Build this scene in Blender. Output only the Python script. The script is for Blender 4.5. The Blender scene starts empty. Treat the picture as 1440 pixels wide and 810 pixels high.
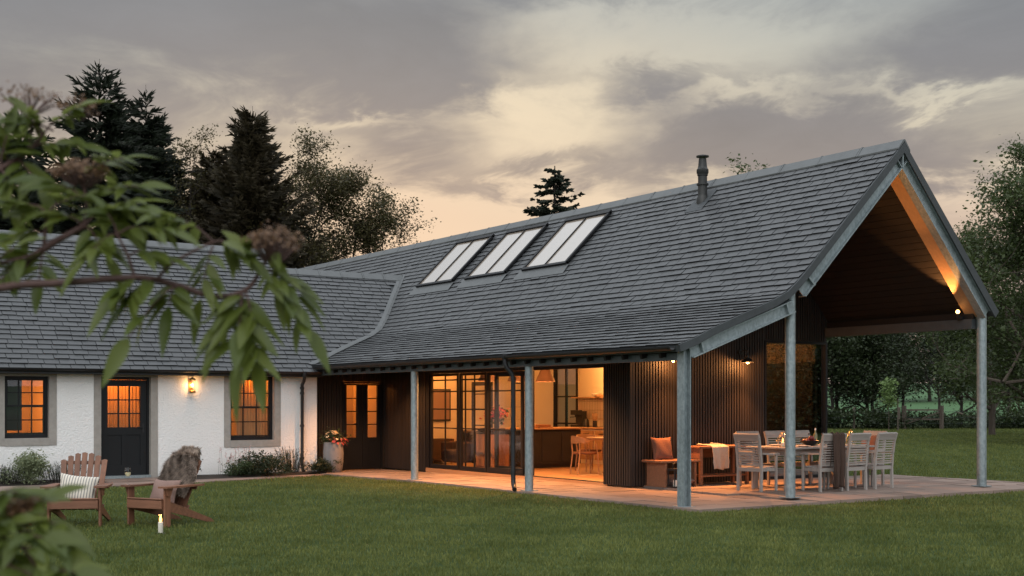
import bpy, bmesh, math, random
import numpy as np
from mathutils import Vector, Matrix
R = math.radians
scene = bpy.context.scene
COL = scene.collection
random.seed(7)

# ------------------------------------------------------------------ mesh building
class MB:
    """collects geometry for ONE mesh object"""
    def __init__(s):
        s.v = []; s.f = []; s.mi = []; s.col = []; s.M = None; s.cm = 0; s.cc = 0.5
    def _add(s, vs, fs):
        b = len(s.v)
        if s.M is not None:
            vs = [tuple(s.M @ Vector(p)) for p in vs]
        s.v.extend(vs)
        for f in fs:
            s.f.append(tuple(b + i for i in f)); s.mi.append(s.cm); s.col.append(s.cc)
        return s
    def box(s, x0, y0, z0, x1, y1, z1):
        vs = [(x0,y0,z0),(x1,y0,z0),(x1,y1,z0),(x0,y1,z0),(x0,y0,z1),(x1,y0,z1),(x1,y1,z1),(x0,y1,z1)]
        return s._add(vs, [(0,3,2,1),(4,5,6,7),(0,1,5,4),(1,2,6,5),(2,3,7,6),(3,0,4,7)])
    def cbox(s, x0, y0, z0, x1, y1, z1, c=0.006):
        """box with chamfered edges"""
        c = min(c, (x1-x0)*.45, (y1-y0)*.45, (z1-z0)*.45)
        bm = bmesh.new(); bmesh.ops.create_cube(bm, size=1)
        for v in bm.verts:
            v.co = Vector(((x0+x1)/2+v.co.x*(x1-x0), (y0+y1)/2+v.co.y*(y1-y0), (z0+z1)/2+v.co.z*(z1-z0)))
        bmesh.ops.bevel(bm, geom=bm.edges[:], offset=c, segments=1, affect='EDGES', profile=.5)
        return s.bm(bm)
    def bm(s, bm):
        bm.verts.index_update()
        vs = [tuple(v.co) for v in bm.verts]; fs = [tuple(v.index for v in f.verts) for f in bm.faces]
        bm.free(); return s._add(vs, fs)
    def bar(s, p, q, w, h, up=(0,0,1)):
        """box along p->q, w across, h along up"""
        p, q = Vector(p), Vector(q); d = (q-p).normalized(); up = Vector(up)
        sd = d.cross(up)
        if sd.length < 1e-4: sd = d.cross(Vector((1,0,0)))
        sd.normalize(); u2 = sd.cross(d)
        a, b = sd*w/2, u2*h/2
        vs = [tuple(x) for x in (p-a-b, p+a-b, p+a+b, p-a+b, q-a-b, q+a-b, q+a+b, q-a+b)]
        return s._add(vs, [(0,3,2,1),(4,5,6,7),(0,1,5,4),(1,2,6,5),(2,3,7,6),(3,0,4,7)])
    def tube(s, pts, rad, n=8, cap=True):
        pts = [Vector(p) for p in pts]
        if not isinstance(rad, (list, tuple)): rad = [rad]*len(pts)
        vs = []; fs = []; ref = None
        for i, p in enumerate(pts):
            d = (pts[min(i+1, len(pts)-1)] - pts[max(i-1, 0)])
            if d.length < 1e-9: d = Vector((0,0,1))
            d.normalize()
            if ref is None:
                ref = d.orthogonal().normalized()
            else:
                ref = (ref - d*ref.dot(d))
                if ref.length < 1e-6: ref = d.orthogonal()
                ref.normalize()
            o = d.cross(ref)
            for k in range(n):
                a = 2*math.pi*k/n
                vs.append(tuple(p + (ref*math.cos(a) + o*math.sin(a))*rad[i]))
        for i in range(len(pts)-1):
            for k in range(n):
                k2 = (k+1) % n
                fs.append((i*n+k, i*n+k2, (i+1)*n+k2, (i+1)*n+k))
        if cap:
            fs.append(tuple(range(n-1, -1, -1))); fs.append(tuple((len(pts)-1)*n+k for k in range(n)))
        return s._add(vs, fs)
    def lathe(s, prof, c=(0,0,0), n=20, capb=True, capt=True):
        vs = []; fs = []; m = len(prof)
        for r, z in prof:
            for k in range(n):
                a = 2*math.pi*k/n
                vs.append((c[0]+r*math.cos(a), c[1]+r*math.sin(a), c[2]+z))
        for i in range(m-1):
            for k in range(n):
                k2 = (k+1) % n
                fs.append((i*n+k, i*n+k2, (i+1)*n+k2, (i+1)*n+k))
        if capb: fs.append(tuple(range(n-1, -1, -1)))
        if capt: fs.append(tuple((m-1)*n+k for k in range(n)))
        return s._add(vs, fs)
    def poly(s, pts):
        return s._add([tuple(p) for p in pts], [tuple(range(len(pts)))])
    def prism(s, poly, axis, a, b):
        """extrude 2-D polygon: axis 'x','y','z' from a to b"""
        def P(p, t):
            return {'x': (t,p[0],p[1]), 'y': (p[0],t,p[1]), 'z': (p[0],p[1],t)}[axis]
        n = len(poly); vs = [P(p,a) for p in poly]+[P(p,b) for p in poly]
        fs = [tuple(range(n-1,-1,-1)), tuple(range(n,2*n))]
        fs += [(i,(i+1)%n,n+(i+1)%n,n+i) for i in range(n)]
        return s._add(vs, fs)
    def sphere(s, c, r, seg=10, rings=6, sc=(1,1,1)):
        prof = []
        vs = [(c[0],c[1],c[2]-r*sc[2])]; fs = []
        for i in range(1, rings):
            t = math.pi*i/rings
            for k in range(seg):
                a = 2*math.pi*k/seg
                vs.append((c[0]+r*sc[0]*math.sin(t)*math.cos(a), c[1]+r*sc[1]*math.sin(t)*math.sin(a), c[2]-r*sc[2]*math.cos(t)))
        vs.append((c[0],c[1],c[2]+r*sc[2])); L = len(vs)-1
        for k in range(seg):
            k2 = (k+1) % seg
            fs.append((0, 1+k2, 1+k)); fs.append((L, L-seg+k, L-seg+k2))
            for i in range(rings-2):
                fs.append((1+i*seg+k, 1+i*seg+k2, 1+(i+1)*seg+k2, 1+(i+1)*seg+k))
        return s._add(vs, fs)
    def build(s, name, mats, parent=None, smooth=False, fixn=True):
        me = bpy.data.meshes.new(name)
        off = ORG.get(parent, Vector((0,0,0))) if parent is not None else Vector((0,0,0))
        v = np.array(s.v, dtype=np.float64).reshape(-1, 3) - np.array(off)[None, :]
        me.from_pydata(v.tolist(), [], s.f)
        if not isinstance(mats, (list, tuple)): mats = [mats]
        for m in mats: me.materials.append(m)
        if len(mats) > 1: me.polygons.foreach_set('material_index', s.mi)
        at = me.attributes.new('var', 'FLOAT', 'FACE'); at.data.foreach_set('value', s.col)
        if fixn:
            bm = bmesh.new(); bm.from_mesh(me); bmesh.ops.recalc_face_normals(bm, faces=bm.faces[:]); bm.to_mesh(me); bm.free()
        if smooth:
            me.polygons.foreach_set('use_smooth', [True]*len(me.polygons))
            try: me.set_sharp_from_angle(angle=R(40))
            except Exception: pass
        me.update()
        o = bpy.data.objects.new(name, me); COL.objects.link(o)
        if parent is not None:
            o.parent = parent; ORG[o] = off
        return o
ORG = {}

def raw_mesh(name, verts, faces_tri_or_quad, mat, var=None, parent=None, smooth=False):
    """fast numpy mesh: faces array (n,3) or (n,4)"""
    me = bpy.data.meshes.new(name)
    F = np.asarray(faces_tri_or_quad, dtype=np.int32); n, k = F.shape
    V = np.asarray(verts, dtype=np.float32)
    me.vertices.add(len(V)); me.vertices.foreach_set('co', V.ravel())
    me.loops.add(n*k); me.loops.foreach_set('vertex_index', F.ravel())
    me.polygons.add(n); me.polygons.foreach_set('loop_start', np.arange(0, n*k, k, dtype=np.int32))
    try: me.polygons.foreach_set('loop_total', np.full(n, k, dtype=np.int32))
    except Exception: pass
    if smooth: me.polygons.foreach_set('use_smooth', np.ones(n, dtype=bool))
    me.materials.append(mat)
    if var is not None:
        at = me.attributes.new('var', 'FLOAT', 'FACE'); at.data.foreach_set('value', np.asarray(var, dtype=np.float32))
    me.update(calc_edges=True); me.validate()
    o = bpy.data.objects.new(name, me); COL.objects.link(o)
    if parent is not None: o.parent = parent; ORG[o] = ORG.get(parent, Vector((0,0,0)))
    return o

def thing(name, label, cat, loc=(0,0,0), rz=0, group=None, fixed=True):
    """Empty at the thing's base. fixed: children are written in world coords (rz must be 0)"""
    o = bpy.data.objects.new(name, None); COL.objects.link(o); o.empty_display_size = .2
    o.location = loc; o.rotation_euler = (0,0,rz); o['label'] = label; o['category'] = cat
    if group: o['group'] = group
    ORG[o] = Vector(loc) if fixed else Vector((0,0,0))
    return o
def tag(o, label, cat, group=None, kind=None):
    o['label'] = label; o['category'] = cat
    if group: o['group'] = group
    if kind: o['kind'] = kind
    return o
def structure(o, label=None):
    o['kind'] = 'structure'
    if label: o['label'] = label
    return o
def dup(o, loc=None, rz=None, label=None, scale=None, parent=None):
    c = o.copy(); COL.objects.link(c)
    if parent is not None: c.parent = parent
    for ch in list(o.children): dup(ch, parent=c)
    if loc is not None: c.location = loc
    if rz is not None: c.rotation_euler = (0,0,rz)
    if label: c['label'] = label
    if scale is not None: c.scale = scale
    return c
def rebase(o):
    """move a world-built mesh object's origin to the bottom centre of its box"""
    me = o.data; n = len(me.vertices); a = np.empty(n*3); me.vertices.foreach_get('co', a); a = a.reshape(-1,3)
    c = (a.min(0)+a.max(0))/2; c[2] = a[:,2].min()
    me.vertices.foreach_set('co', (a-c).ravel()); me.update(); o.location = c
    return o

# ------------------------------------------------------------------ materials
class NT:
    def __init__(s, tree): s.t = tree; s.n = tree.nodes; s.l = tree.links
    def new(s, typ, **kw):
        n = s.n.new(typ)
        for k, v in kw.items():
            if k in n.inputs.keys() if hasattr(n.inputs, 'keys') else False: n.inputs[k].default_value = v
            else: setattr(n, k, v)
        return n
    def link(s, a, b): s.l.new(a, b)
    def math(s, op, a, b=None, clamp=False):
        n = s.n.new('ShaderNodeMath'); n.operation = op; n.use_clamp = clamp
        for i, x in enumerate((a, b)):
            if x is None: continue
            if isinstance(x, (int, float)): n.inputs[i].default_value = x
            else: s.l.new(x, n.inputs[i])
        return n.outputs[0]
    def mixc(s, fac, a, b, blend='MIX'):
        n = s.n.new('ShaderNodeMix'); n.data_type = 'RGBA'; n.blend_type = blend
        for i, x in ((0, fac), (6, a), (7, b)):
            if isinstance(x, (int, float)): n.inputs[i].default_value = x
            elif isinstance(x, tuple): n.inputs[i].default_value = (*x[:3], 1)
            else: s.l.new(x, n.inputs[i])
        return n.outputs[2]
    def ramp(s, fac, stops, interp='LINEAR'):
        n = s.n.new('ShaderNodeValToRGB'); cr = n.color_ramp; cr.interpolation = interp
        while len(cr.elements) < len(stops): cr.elements.new(.5)
        for e, (p, c) in zip(cr.elements, stops):
            e.position = p; e.color = (*c[:3], 1) if not isinstance(c, (int, float)) else (c, c, c, 1)
        s.l.new(fac, n.inputs[0]); return n.outputs[0]
    def noise(s, vec, scale, detail=4, rough=.55, dist=0, dim='3D'):
        n = s.n.new('ShaderNodeTexNoise'); n.noise_dimensions = dim
        n.inputs['Scale'].default_value = scale; n.inputs['Detail'].default_value = detail
        n.inputs['Roughness'].default_value = rough; n.inputs['Distortion'].default_value = dist
        if vec is not None: s.l.new(vec, n.inputs['Vector'])
        return n.outputs['Fac']
    def mapping(s, vec, loc=(0,0,0), rot=(0,0,0), scale=(1,1,1)):
        n = s.n.new('ShaderNodeMapping')
        n.inputs['Location'].default_value = loc; n.inputs['Rotation'].default_value = rot; n.inputs['Scale'].default_value = scale
        s.l.new(vec, n.inputs['Vector']); return n.outputs[0]
def lerp3(c, k): return tuple(max(0, min(1, x*k)) for x in c)

def base_mat(name):
    m = bpy.data.materials.new(name); m.use_nodes = True
    t = NT(m.node_tree); b = t.n['Principled BSDF']
    return m, t, b
def mat(name, c, rough=.6, var=.25, scale=(6,6,6), detail=5, bump=0.0, bscale=None, spec=.4, metal=0, face=0.0, c2=None, grain=False, rvar=.1):
    """general procedural surface: two tones mixed by noise, optional per-face tone, bump"""
    m, t, b = base_mat(name)
    tc = t.n.new('ShaderNodeTexCoord').outputs['Object']
    v = t.mapping(tc, scale=scale)
    n1 = t.noise(v, 1, detail, .6)
    n2 = t.noise(tc, .6, 3)
    f = t.math('ADD', t.math('MULTIPLY', n1, .7), t.math('MULTIPLY', n2, .3))
    f = t.math('MULTIPLY_ADD' if False else 'SUBTRACT', f, .25); f = t.math('MULTIPLY', f, 2.0, True)
    c2 = c2 or lerp3(c, 1+var*1.2)
    col = t.mixc(f, lerp3(c, 1-var), c2)
    if face:
        a = t.n.new('ShaderNodeAttribute'); a.attribute_name = 'var'
        k = t.math('ADD', t.math('MULTIPLY', a.outputs['Fac'], 2*face), 1-face)
        mm = t.n.new('ShaderNodeVectorMath'); mm.operation = 'SCALE'
        t.link(col, mm.inputs[0]); t.link(k, mm.inputs['Scale']); col = mm.outputs[0]
    t.link(col, b.inputs['Base Color'])
    rr = t.math('ADD', t.math('MULTIPLY', f, rvar), rough-rvar/2, True)
    t.link(rr, b.inputs['Roughness'])
    b.inputs['Metallic'].default_value = metal
    b.inputs['Specular IOR Level'].default_value = spec
    if bump:
        bn = t.n.new('ShaderNodeBump'); bn.inputs['Strength'].default_value = bump; bn.inputs['Distance'].default_value = .02
        src = n1 if bscale is None else t.noise(t.mapping(tc, scale=bscale), 1, 6, .6)
        t.link(src, bn.inputs['Height']); t.link(bn.outputs[0], b.inputs['Normal'])
    return m
def emit(name, c, s):
    m, t, b = base_mat(name)
    b.inputs['Base Color'].default_value = (*c, 1)
    b.inputs['Emission Color'].default_value = (*c, 1); b.inputs['Emission Strength'].default_value = s
    return m
def glass(name, tint=(1,1,1), gloss=.08, rough=.0, ior=1.45):
    """thin pane: see-through with a Fresnel sheen"""
    m = bpy.data.materials.new(name); m.use_nodes = True; t = NT(m.node_tree)
    t.n.remove(t.n['Principled BSDF']); out = t.n['Material Output']
    tr = t.n.new('ShaderNodeBsdfTransparent'); tr.inputs[0].default_value = (*tint, 1)
    gl = t.n.new('ShaderNodeBsdfGlossy'); gl.inputs['Roughness'].default_value = rough
    fr = t.n.new('ShaderNodeFresnel'); ge = t.n.new('ShaderNodeNewGeometry')
    t.link(t.math('ADD', ior, t.math('MULTIPLY', ge.outputs['Backfacing'], 1/ior-ior)), fr.inputs[0])   # same sheen from either side
    k = t.math('ADD', fr.outputs[0], gloss, True)
    mx = t.n.new('ShaderNodeMixShader'); t.link(k, mx.inputs[0]); t.link(tr.outputs[0], mx.inputs[1]); t.link(gl.outputs[0], mx.inputs[2])
    t.link(mx.outputs[0], out.inputs['Surface']); return m
def leafmat(name, c, c2, trans=.35, rough=.5, spec=.3, back=None):
    m = bpy.data.materials.new(name); m.use_nodes = True; t = NT(m.node_tree)
    b = t.n['Principled BSDF']; out = t.n['Material Output']
    a = t.n.new('ShaderNodeAttribute'); a.attribute_name = 'var'
    tc = t.n.new('ShaderNodeTexCoord').outputs['Object']
    f = t.math('ADD', t.math('MULTIPLY', a.outputs['Fac'], .65), t.math('MULTIPLY', t.noise(tc, .7, 3), .5)); f = t.math('SUBTRACT', f, .1, True)
    col = t.mixc(f, c, c2)
    if back:
        g = t.n.new('ShaderNodeNewGeometry'); col = t.mixc(g.outputs['Backfacing'], col, back)
    t.link(col, b.inputs['Base Color']); b.inputs['Roughness'].default_value = rough; b.inputs['Specular IOR Level'].default_value = spec
    tl = t.n.new('ShaderNodeBsdfTranslucent'); t.link(t.mixc(.5, col, lerp3(c2, 1.5)), tl.inputs[0])
    mx = t.n.new('ShaderNodeMixShader'); mx.inputs[0].default_value = trans
    t.link(b.outputs[0], mx.inputs[1]); t.link(tl.outputs[0], mx.inputs[2]); t.link(mx.outputs[0], out.inputs['Surface'])
    return m

M = {}
def _sky():
    m, t, b = base_mat('skylight_glazing'); b.inputs['Base Color'].default_value = (.30,.25,.20,1); b.inputs['Roughness'].default_value = .3; b.inputs['Coat Weight'].default_value = 1; b.inputs['Coat IOR'].default_value = 2.4; b.inputs['Coat Roughness'].default_value = .02
    return m
M['skypane'] = _sky()
M['slate'] = mat('slate', (.047,.0505,.053), .48, .17, (7,7,7), 6, .25, (30,30,30), .5, face=.15, c2=(.066,.068,.069))
M['lead'] = mat('lead', (.105,.11,.11), .5, .22, (5,5,5), 5, .15, None, .5, .3)
M['galv'] = mat('galvanised_steel', (.20,.245,.255), .48, .38, (22,22,14), 4, .08, None, .5, .45, c2=(.36,.41,.42))
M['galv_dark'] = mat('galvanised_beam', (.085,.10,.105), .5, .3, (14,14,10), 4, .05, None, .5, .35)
M['flue'] = mat('dark_flue', (.030,.030,.028), .45, .25, (8,8,8), 4, 0, None, .4, .3)
M['black'] = mat('black_metal', (.012,.012,.013), .45, .2, (8,8,8), 3, 0, None, .4)
M['frame'] = mat('dark_frame', (.010,.010,.011), .5, .2, (8,8,8), 3, 0, None, .25)
M['clad'] = mat('charred_cladding', (.026,.022,.020), .62, .3, (14,14,1.2), 5, .2, None, .3, face=.12)
M['soffit'] = mat('dark_soffit_board', (.0085,.0062,.0052), .7, .3, (14,2,14), 4, .12, None, .35, face=.22)
M['verge'] = mat('verge_board', (.042,.047,.050), .6, .25)
M['door'] = mat('dark_paint', (.009,.010,.011), .5, .12, (4,4,4), 4, .02, None, .25)
M['stone_trim'] = mat('sandstone_trim', (.31,.285,.255), .85, .18, (9,9,9), 6, .2, (40,40,40), .2)
M['paving'] = mat('paving', (.205,.152,.124), .8, .16, (1.6,1.6,1.6), 6, .15, (30,30,30), .3, face=.24)
M['soil'] = mat('soil', (.025,.019,.014), .95, .4, (20,20,20), 6, .6)
M['teak'] = mat('warm_teak', (.165,.074,.042), .55, .4, (22,22,3), 5, .12, None, .35, face=.2)
M['teak_h'] = mat('warm_teak_flat', (.165,.074,.042), .55, .4, (3,22,22), 5, .12, None, .35, face=.2)
M['grey_wood'] = mat('weathered_teak', (.30,.27,.245), .75, .25, (20,20,3), 5, .15, None, .25, face=.15)
M['grey_wood_h'] = mat('weathered_teak_flat', (.29,.26,.235), .75, .25, (3,20,20), 5, .15, None, .25, face=.15)
M['bench_wood'] = mat('bench_wood', (.23,.105,.055), .6, .25, (3,20,20), 5, .12, None, .3, face=.15)
M['oak'] = mat('light_oak', (.36,.21,.11), .5, .2, (3,18,18), 5, .06, None, .35)
M['floor_in'] = mat('oak_floor', (.36,.20,.10), .45, .2, (12,1.5,12), 5, .05, None, .4)
M['plaster'] = mat('warm_plaster', (.62,.52,.40), .9, .05, (2,2,2), 4, .03)
M['curtain'] = mat('linen_curtain', (.60,.40,.22), .95, .10, (20,20,1), 4, .1)
M['kitchen'] = mat('dark_cabinet', (.022,.022,.024), .45, .15, (4,4,4), 3, 0, None, .4)
M['pot'] = mat('stone_pot', (.22,.205,.20), .85, .2, (7,7,5), 5, .2)
M['ceramic'] = mat('white_ceramic', (.70,.66,.60), .3, .05, (5,5,5), 3, 0, None, .5)
M['fabric_cream'] = mat('cream_fabric', (.52,.44,.36), .95, .12, (40,40,40), 4, .3)
M['fabric_brown'] = mat('brown_fabric', (.052,.030,.021), .95, .25, (60,60,60), 4, .4)
M['fabric_rust'] = mat('rust_fabric', (.17,.075,.045), .95, .15, (60,60,60), 4, .3)
M['fabric_mauve'] = mat('mauve_fabric', (.22,.14,.115), .95, .15, (60,60,60), 4, .3)
M['fur'] = mat('fur', (.285,.22,.175), .95, .30, (7,7,7), 4, 0, None, .15, face=.70)
M['wax'] = mat('candle_wax', (.78,.72,.62), .5, .05)
M['brass'] = mat('brass', (.45,.26,.08), .35, .2, (10,10,10), 3, 0, None, .5, .9)
M['bark'] = mat('bark', (.075,.058,.045), .95, .4, (12,12,3), 6, .6)
M['bark_dark'] = mat('dark_bark', (.03,.024,.02), .95, .35, (12,12,3), 6, .5)
M['twig'] = mat('twig', (.06,.03,.024), .7, .3, (30,30,30), 4, .2)
M['old_wood'] = mat('old_wood', (.10,.08,.062), .9, .3, (20,20,3), 5, .4)
M['glass'] = glass('window_glass', (.96,.97,.95), .03)
M['glass_big'] = glass('reflective_glass', (.20,.20,.18), .34)
M['glass_thin'] = glass('drinking_glass', (.98,.98,.98), .015)
def _wine():
    m = bpy.data.materials.new('white_wine'); m.use_nodes = True; t = NT(m.node_tree); b = t.n['Principled BSDF']; b.inputs['Base Color'].default_value = (.80,.74,.48,1); b.inputs['Roughness'].default_value = .2; b.inputs['Alpha'].default_value = .55
    return m
M['wine'] = _wine()
M['bulb'] = emit('lamp_bulb', (1.0,.50,.16), 9)
M['flame'] = emit('candle_flame', (1.0,.42,.08), 9)
def plaster_ext():
    m, t, b = base_mat('white_harling')
    tc = t.n.new('ShaderNodeTexCoord').outputs['Object']
    n = t.noise(tc, 1.2, 5); n2 = t.noise(tc, 22, 6, .65)
    g = t.n.new('ShaderNodeSeparateXYZ'); t.link(tc, g.inputs[0])
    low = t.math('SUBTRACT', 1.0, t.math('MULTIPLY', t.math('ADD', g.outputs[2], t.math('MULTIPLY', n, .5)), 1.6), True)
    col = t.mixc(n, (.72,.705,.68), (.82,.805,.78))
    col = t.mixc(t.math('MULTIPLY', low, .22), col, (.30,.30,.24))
    t.link(col, b.inputs['Base Color']); b.inputs['Roughness'].default_value = .9; b.inputs['Specular IOR Level'].default_value = .2
    bn = t.n.new('ShaderNodeBump'); bn.inputs['Strength'].default_value = .5; bn.inputs['Distance'].default_value = .03
    vo = t.n.new('ShaderNodeTexVoronoi'); vo.inputs['Scale'].default_value = 26; t.link(tc, vo.inputs['Vector'])
    h = t.math('ADD', t.math('MULTIPLY', n2, .9), t.math('MULTIPLY', vo.outputs['Distance'], .5))
    t.link(h, bn.inputs['Height']); t.link(bn.outputs[0], b.inputs['Normal']); return m
M['harling'] = plaster_ext()
def striped():
    m, t, b = base_mat('striped_cushion')
    tc = t.n.new('ShaderNodeTexCoord').outputs['Object']
    w = t.n.new('ShaderNodeTexWave'); w.wave_type = 'BANDS'; w.bands_direction = 'X'; w.inputs['Scale'].default_value = 9; w.inputs['Distortion'].default_value = .4
    t.link(tc, w.inputs['Vector'])
    f = t.ramp(w.outputs['Fac'], [(0.0, 1.0), (.25, .9), (.34, 0.0), (1, 0.0)])
    col = t.mixc(f, (.60,.55,.46), (.22,.21,.20))
    t.link(col, b.inputs['Base Color']); b.inputs['Roughness'].default_value = .95
    bn = t.n.new('ShaderNodeBump'); bn.inputs['Strength'].default_value = .3; t.link(t.noise(tc, 60, 3), bn.inputs['Height']); t.link(bn.outputs[0], b.inputs['Normal'])
    return m
M['striped'] = striped()
def tile_mat():
    m, t, b = base_mat('kitchen_tile')
    tc = t.n.new('ShaderNodeTexCoord').outputs['Object']
    br = t.n.new('ShaderNodeTexBrick'); br.offset = 0; br.inputs['Scale'].default_value = 1
    br.inputs['Brick Width'].default_value = .11; br.inputs['Row Height'].default_value = .22; br.inputs['Mortar Size'].default_value = .005
    br.inputs['Color1'].default_value = (.62,.52,.38,1); br.inputs['Color2'].default_value = (.54,.44,.32,1); br.inputs['Mortar'].default_value = (.30,.22,.14,1)
    v = t.mapping(tc, rot=(R(90), 0, R(90)))
    s = t.n.new('ShaderNodeSeparateXYZ'); t.link(tc, s.inputs[0]); c = t.n.new('ShaderNodeCombineXYZ')
    t.link(s.outputs[1], c.inputs[0]); t.link(s.outputs[2], c.inputs[1]); t.link(c.outputs[0], br.inputs['Vector'])
    t.link(br.outputs['Color'], b.inputs['Base Color']); b.inputs['Roughness'].default_value = .25; return m
M['tile'] = tile_mat()

M['lf_conifer'] = leafmat('spruce_needles', (.013,.018,.012), (.032,.042,.024), .15)
M['lf_cypress'] = leafmat('cypress_needles', (.040,.031,.019), (.080,.064,.034), .15)
M['lf_birch'] = leafmat('autumn_birch_leaf', (.045,.045,.018), (.085,.070,.028), .3)
M['lf_tree'] = leafmat('broad_leaf', (.026,.042,.014), (.080,.105,.036), .3)
M['lf_tree2'] = leafmat('hedgerow_leaf', (.016,.026,.011), (.040,.055,.020), .25)
M['lf_sap'] = leafmat('sapling_leaf', (.10,.16,.05), (.20,.28,.10), .35)
M['lf_fg'] = leafmat('foreground_leaf', (.042,.070,.012), (.140,.165,.030), .45, .42, .4, back=(.13,.155,.06))
M['lf_shrub'] = leafmat('variegated_leaf', (.10,.13,.06), (.26,.29,.17), .3)
M['lf_dark'] = leafmat('dark_shrub_leaf', (.012,.022,.010), (.040,.055,.024), .2)
M['lf_green'] = leafmat('shrub_leaf', (.025,.045,.016), (.065,.095,.035), .25)
M['lf_seed'] = leafmat('seed_head', (.085,.042,.020), (.19,.105,.05), .2)
M['petal_c'] = leafmat('cream_petal', (.60,.46,.30), (.80,.70,.52), .3)
M['petal_p'] = leafmat('pink_petal', (.42,.06,.07), (.62,.14,.13), .3)
M['grass'] = leafmat('grass_blade', (.022,.042,.006), (.200,.218,.064), .25, .6, .2)
# ------------------------------------------------------------------ roof profile of the long barn (x across the gable, z up); y runs along the barn
PR = [(-.23,2.35),(.09,2.46),(.40,2.60),(1.05,2.85),(1.73,3.10),(2.04,3.25),(2.22,3.39),(2.43,3.575),(4.80,5.90)]
PRR = [(4.80,5.90),(7.38,3.14)]
def prof(u):
    if u > 4.8: return 5.90 - 1.0698*(u-4.8)
    if u <= PR[0][0]: return PR[0][1]
    for (a,b),(c,d) in zip(PR, PR[1:]):
        if u <= c: return b+(d-b)*(u-a)/(c-a)
    return PR[-1][1]
CK = .866                                     # pitch of the cottage roof
def czc(v): return 2.30 + CK*(v-12.55)        # cottage front slope height
def arclen(pts):
    L = [0]
    for a, b in zip(pts, pts[1:]): L.append(L[-1]+math.dist(a, b))
    return L
def at_arc(pts, L, s):
    s = max(0, min(L[-1]-1e-6, s))
    for i in range(len(pts)-1):
        if s <= L[i+1]:
            t = (s-L[i])/(L[i+1]-L[i]); a, b = pts[i], pts[i+1]
            d = ((b[0]-a[0])/(L[i+1]-L[i]), (b[1]-a[1])/(L[i+1]-L[i]))
            return (a[0]+(b[0]-a[0])*t, a[1]+(b[1]-a[1])*t), d
    return pts[-1], d
def slates(mb, pts, lo, hi, mapf, exposure=.165, seed=1, keep=None, wmin=.25, wmax=.36):
    """individual lapped slates; pts = profile from the eave up; mapf(p, along)->(x,y,z)"""
    rnd = random.Random(seed); L = arclen(pts); n = int(L[-1]/exposure)
    for i in range(n+1):
        s0 = i*exposure
        if s0 > L[-1]-.05: break
        wm = (wmin+wmax)/2; x = lo - wm*(.5*(i % 2)+.5+rnd.uniform(-.08,.08))
        while x < hi:
            w = wm*rnd.uniform(.93,1.07); a, b = max(x, lo), min(x+w-.013, hi); x += w
            if b-a < .05: continue
            j = rnd.uniform(-.010, .008); lift = .026+rnd.uniform(0,.008)*(rnd.random()<.9)+.006*(rnd.random()<.03); skew = rnd.uniform(-.004,.004)
            (p0, d0) = at_arc(pts, L, max(0, s0+j)); (p1, d1) = at_arc(pts, L, s0+exposure+.03)
            if s0+exposure+.03 > L[-1]: p1 = at_arc(pts, L, L[-1])[0]
            if keep and not keep((p0[0]+p1[0])/2, (p0[1]+p1[1])/2, (a+b)/2): continue
            nx, nz = -d0[1], d0[0]
            l2 = lift+skew
            mb.cc = max(0, min(1, rnd.gauss(.5, .22)))
            vs = [mapf((p0[0]+nx*lift, p0[1]+nz*lift), a), mapf((p0[0]+nx*l2, p0[1]+nz*l2), b),
                  mapf((p1[0]+nx*.006, p1[1]+nz*.006), b), mapf((p1[0]+nx*.006, p1[1]+nz*.006), a),
                  mapf((p0[0]+nx*.002, p0[1]+nz*.002), a), mapf((p0[0]+nx*.002, p0[1]+nz*.002), b)]
            mb._add(vs, [(0,1,2,3)]); mb.cc = -2.6; mb._add(vs, [(4,5,1,0),(4,0,3),(5,2,1)])  # butt ends and edges near black: course shadow put into the tone
    mb.cc = .5
RL = 25.0
barn = thing('barn_house', 'long slate roofed barn with dark ribbed cladding, galvanised posts and open gable porch', 'house', (4, 8, 0))
# ---- roof
mb = MB()
slates(mb, PR, -.13, RL, lambda p, y: (p[0], y, p[1]), seed=3)
roof = mb.build('roof', M['slate'], barn, fixn=False)
mb = MB()
Lp = PR + PRR[1:]
def offs(pts, d):
    out = []
    for i, p in enumerate(pts):
        a = pts[max(0,i-1)]; b = pts[min(len(pts)-1,i+1)]
        dx, dz = b[0]-a[0], b[1]-a[1]; l = math.hypot(dx,dz)
        out.append((p[0]+dz/l*d, p[1]-dx/l*d))
    return out
up = offs(PR, .0); lo = offs(PR, .10)
up[-1] = (4.8,5.90); lo[-1] = (4.8,5.76)
for a,b,c,d in zip(up, up[1:], lo[1:], lo):
    mb.prism([a,b,c,d], 'y', -.125, RL)
mb.prism([(4.8,5.90),(7.38,3.14),(7.30,3.07),(4.8,5.76)], 'y', -.125, RL)
mb.build('roof_deck', M['verge'], roof)
mb = MB()
slates(mb, [(7.38,3.14),(4.8,5.90)], -.13, RL, lambda p, y: (p[0]+.02, y, p[1]+.02), seed=9, exposure=.33, wmin=.6, wmax=.9)
# right slope: normals point the other way, keep it simple and slightly thicker
mb.build('rear_roof_slope', M['slate'], roof)
mb = MB(); y = -.16; k = 0
while y < RL:
    l = .93; e = .004*(k % 2); hw = .15
    mb.cc = random.random()
    mb.prism([(4.8-hw-e, 5.795+.012), (4.8-.02, 5.965+e), (4.8+.02, 5.965+e), (4.8+hw+e, 5.79+.012), (4.8+hw, 5.765), (4.8, 5.93), (4.8-hw, 5.78)], 'y', y, y+l-.004)
    mb.prism([(4.8-hw-.012, 5.80), (4.8-.02, 5.978), (4.8+.02, 5.978), (4.8+hw+.012, 5.795), (4.8+hw,5.79), (4.8,5.95), (4.8-hw,5.79)], 'y', y+l-.05, y+l-.015)
    y += l; k += 1
mb.build('ridge_cap', M['lead'], roof)
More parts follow.
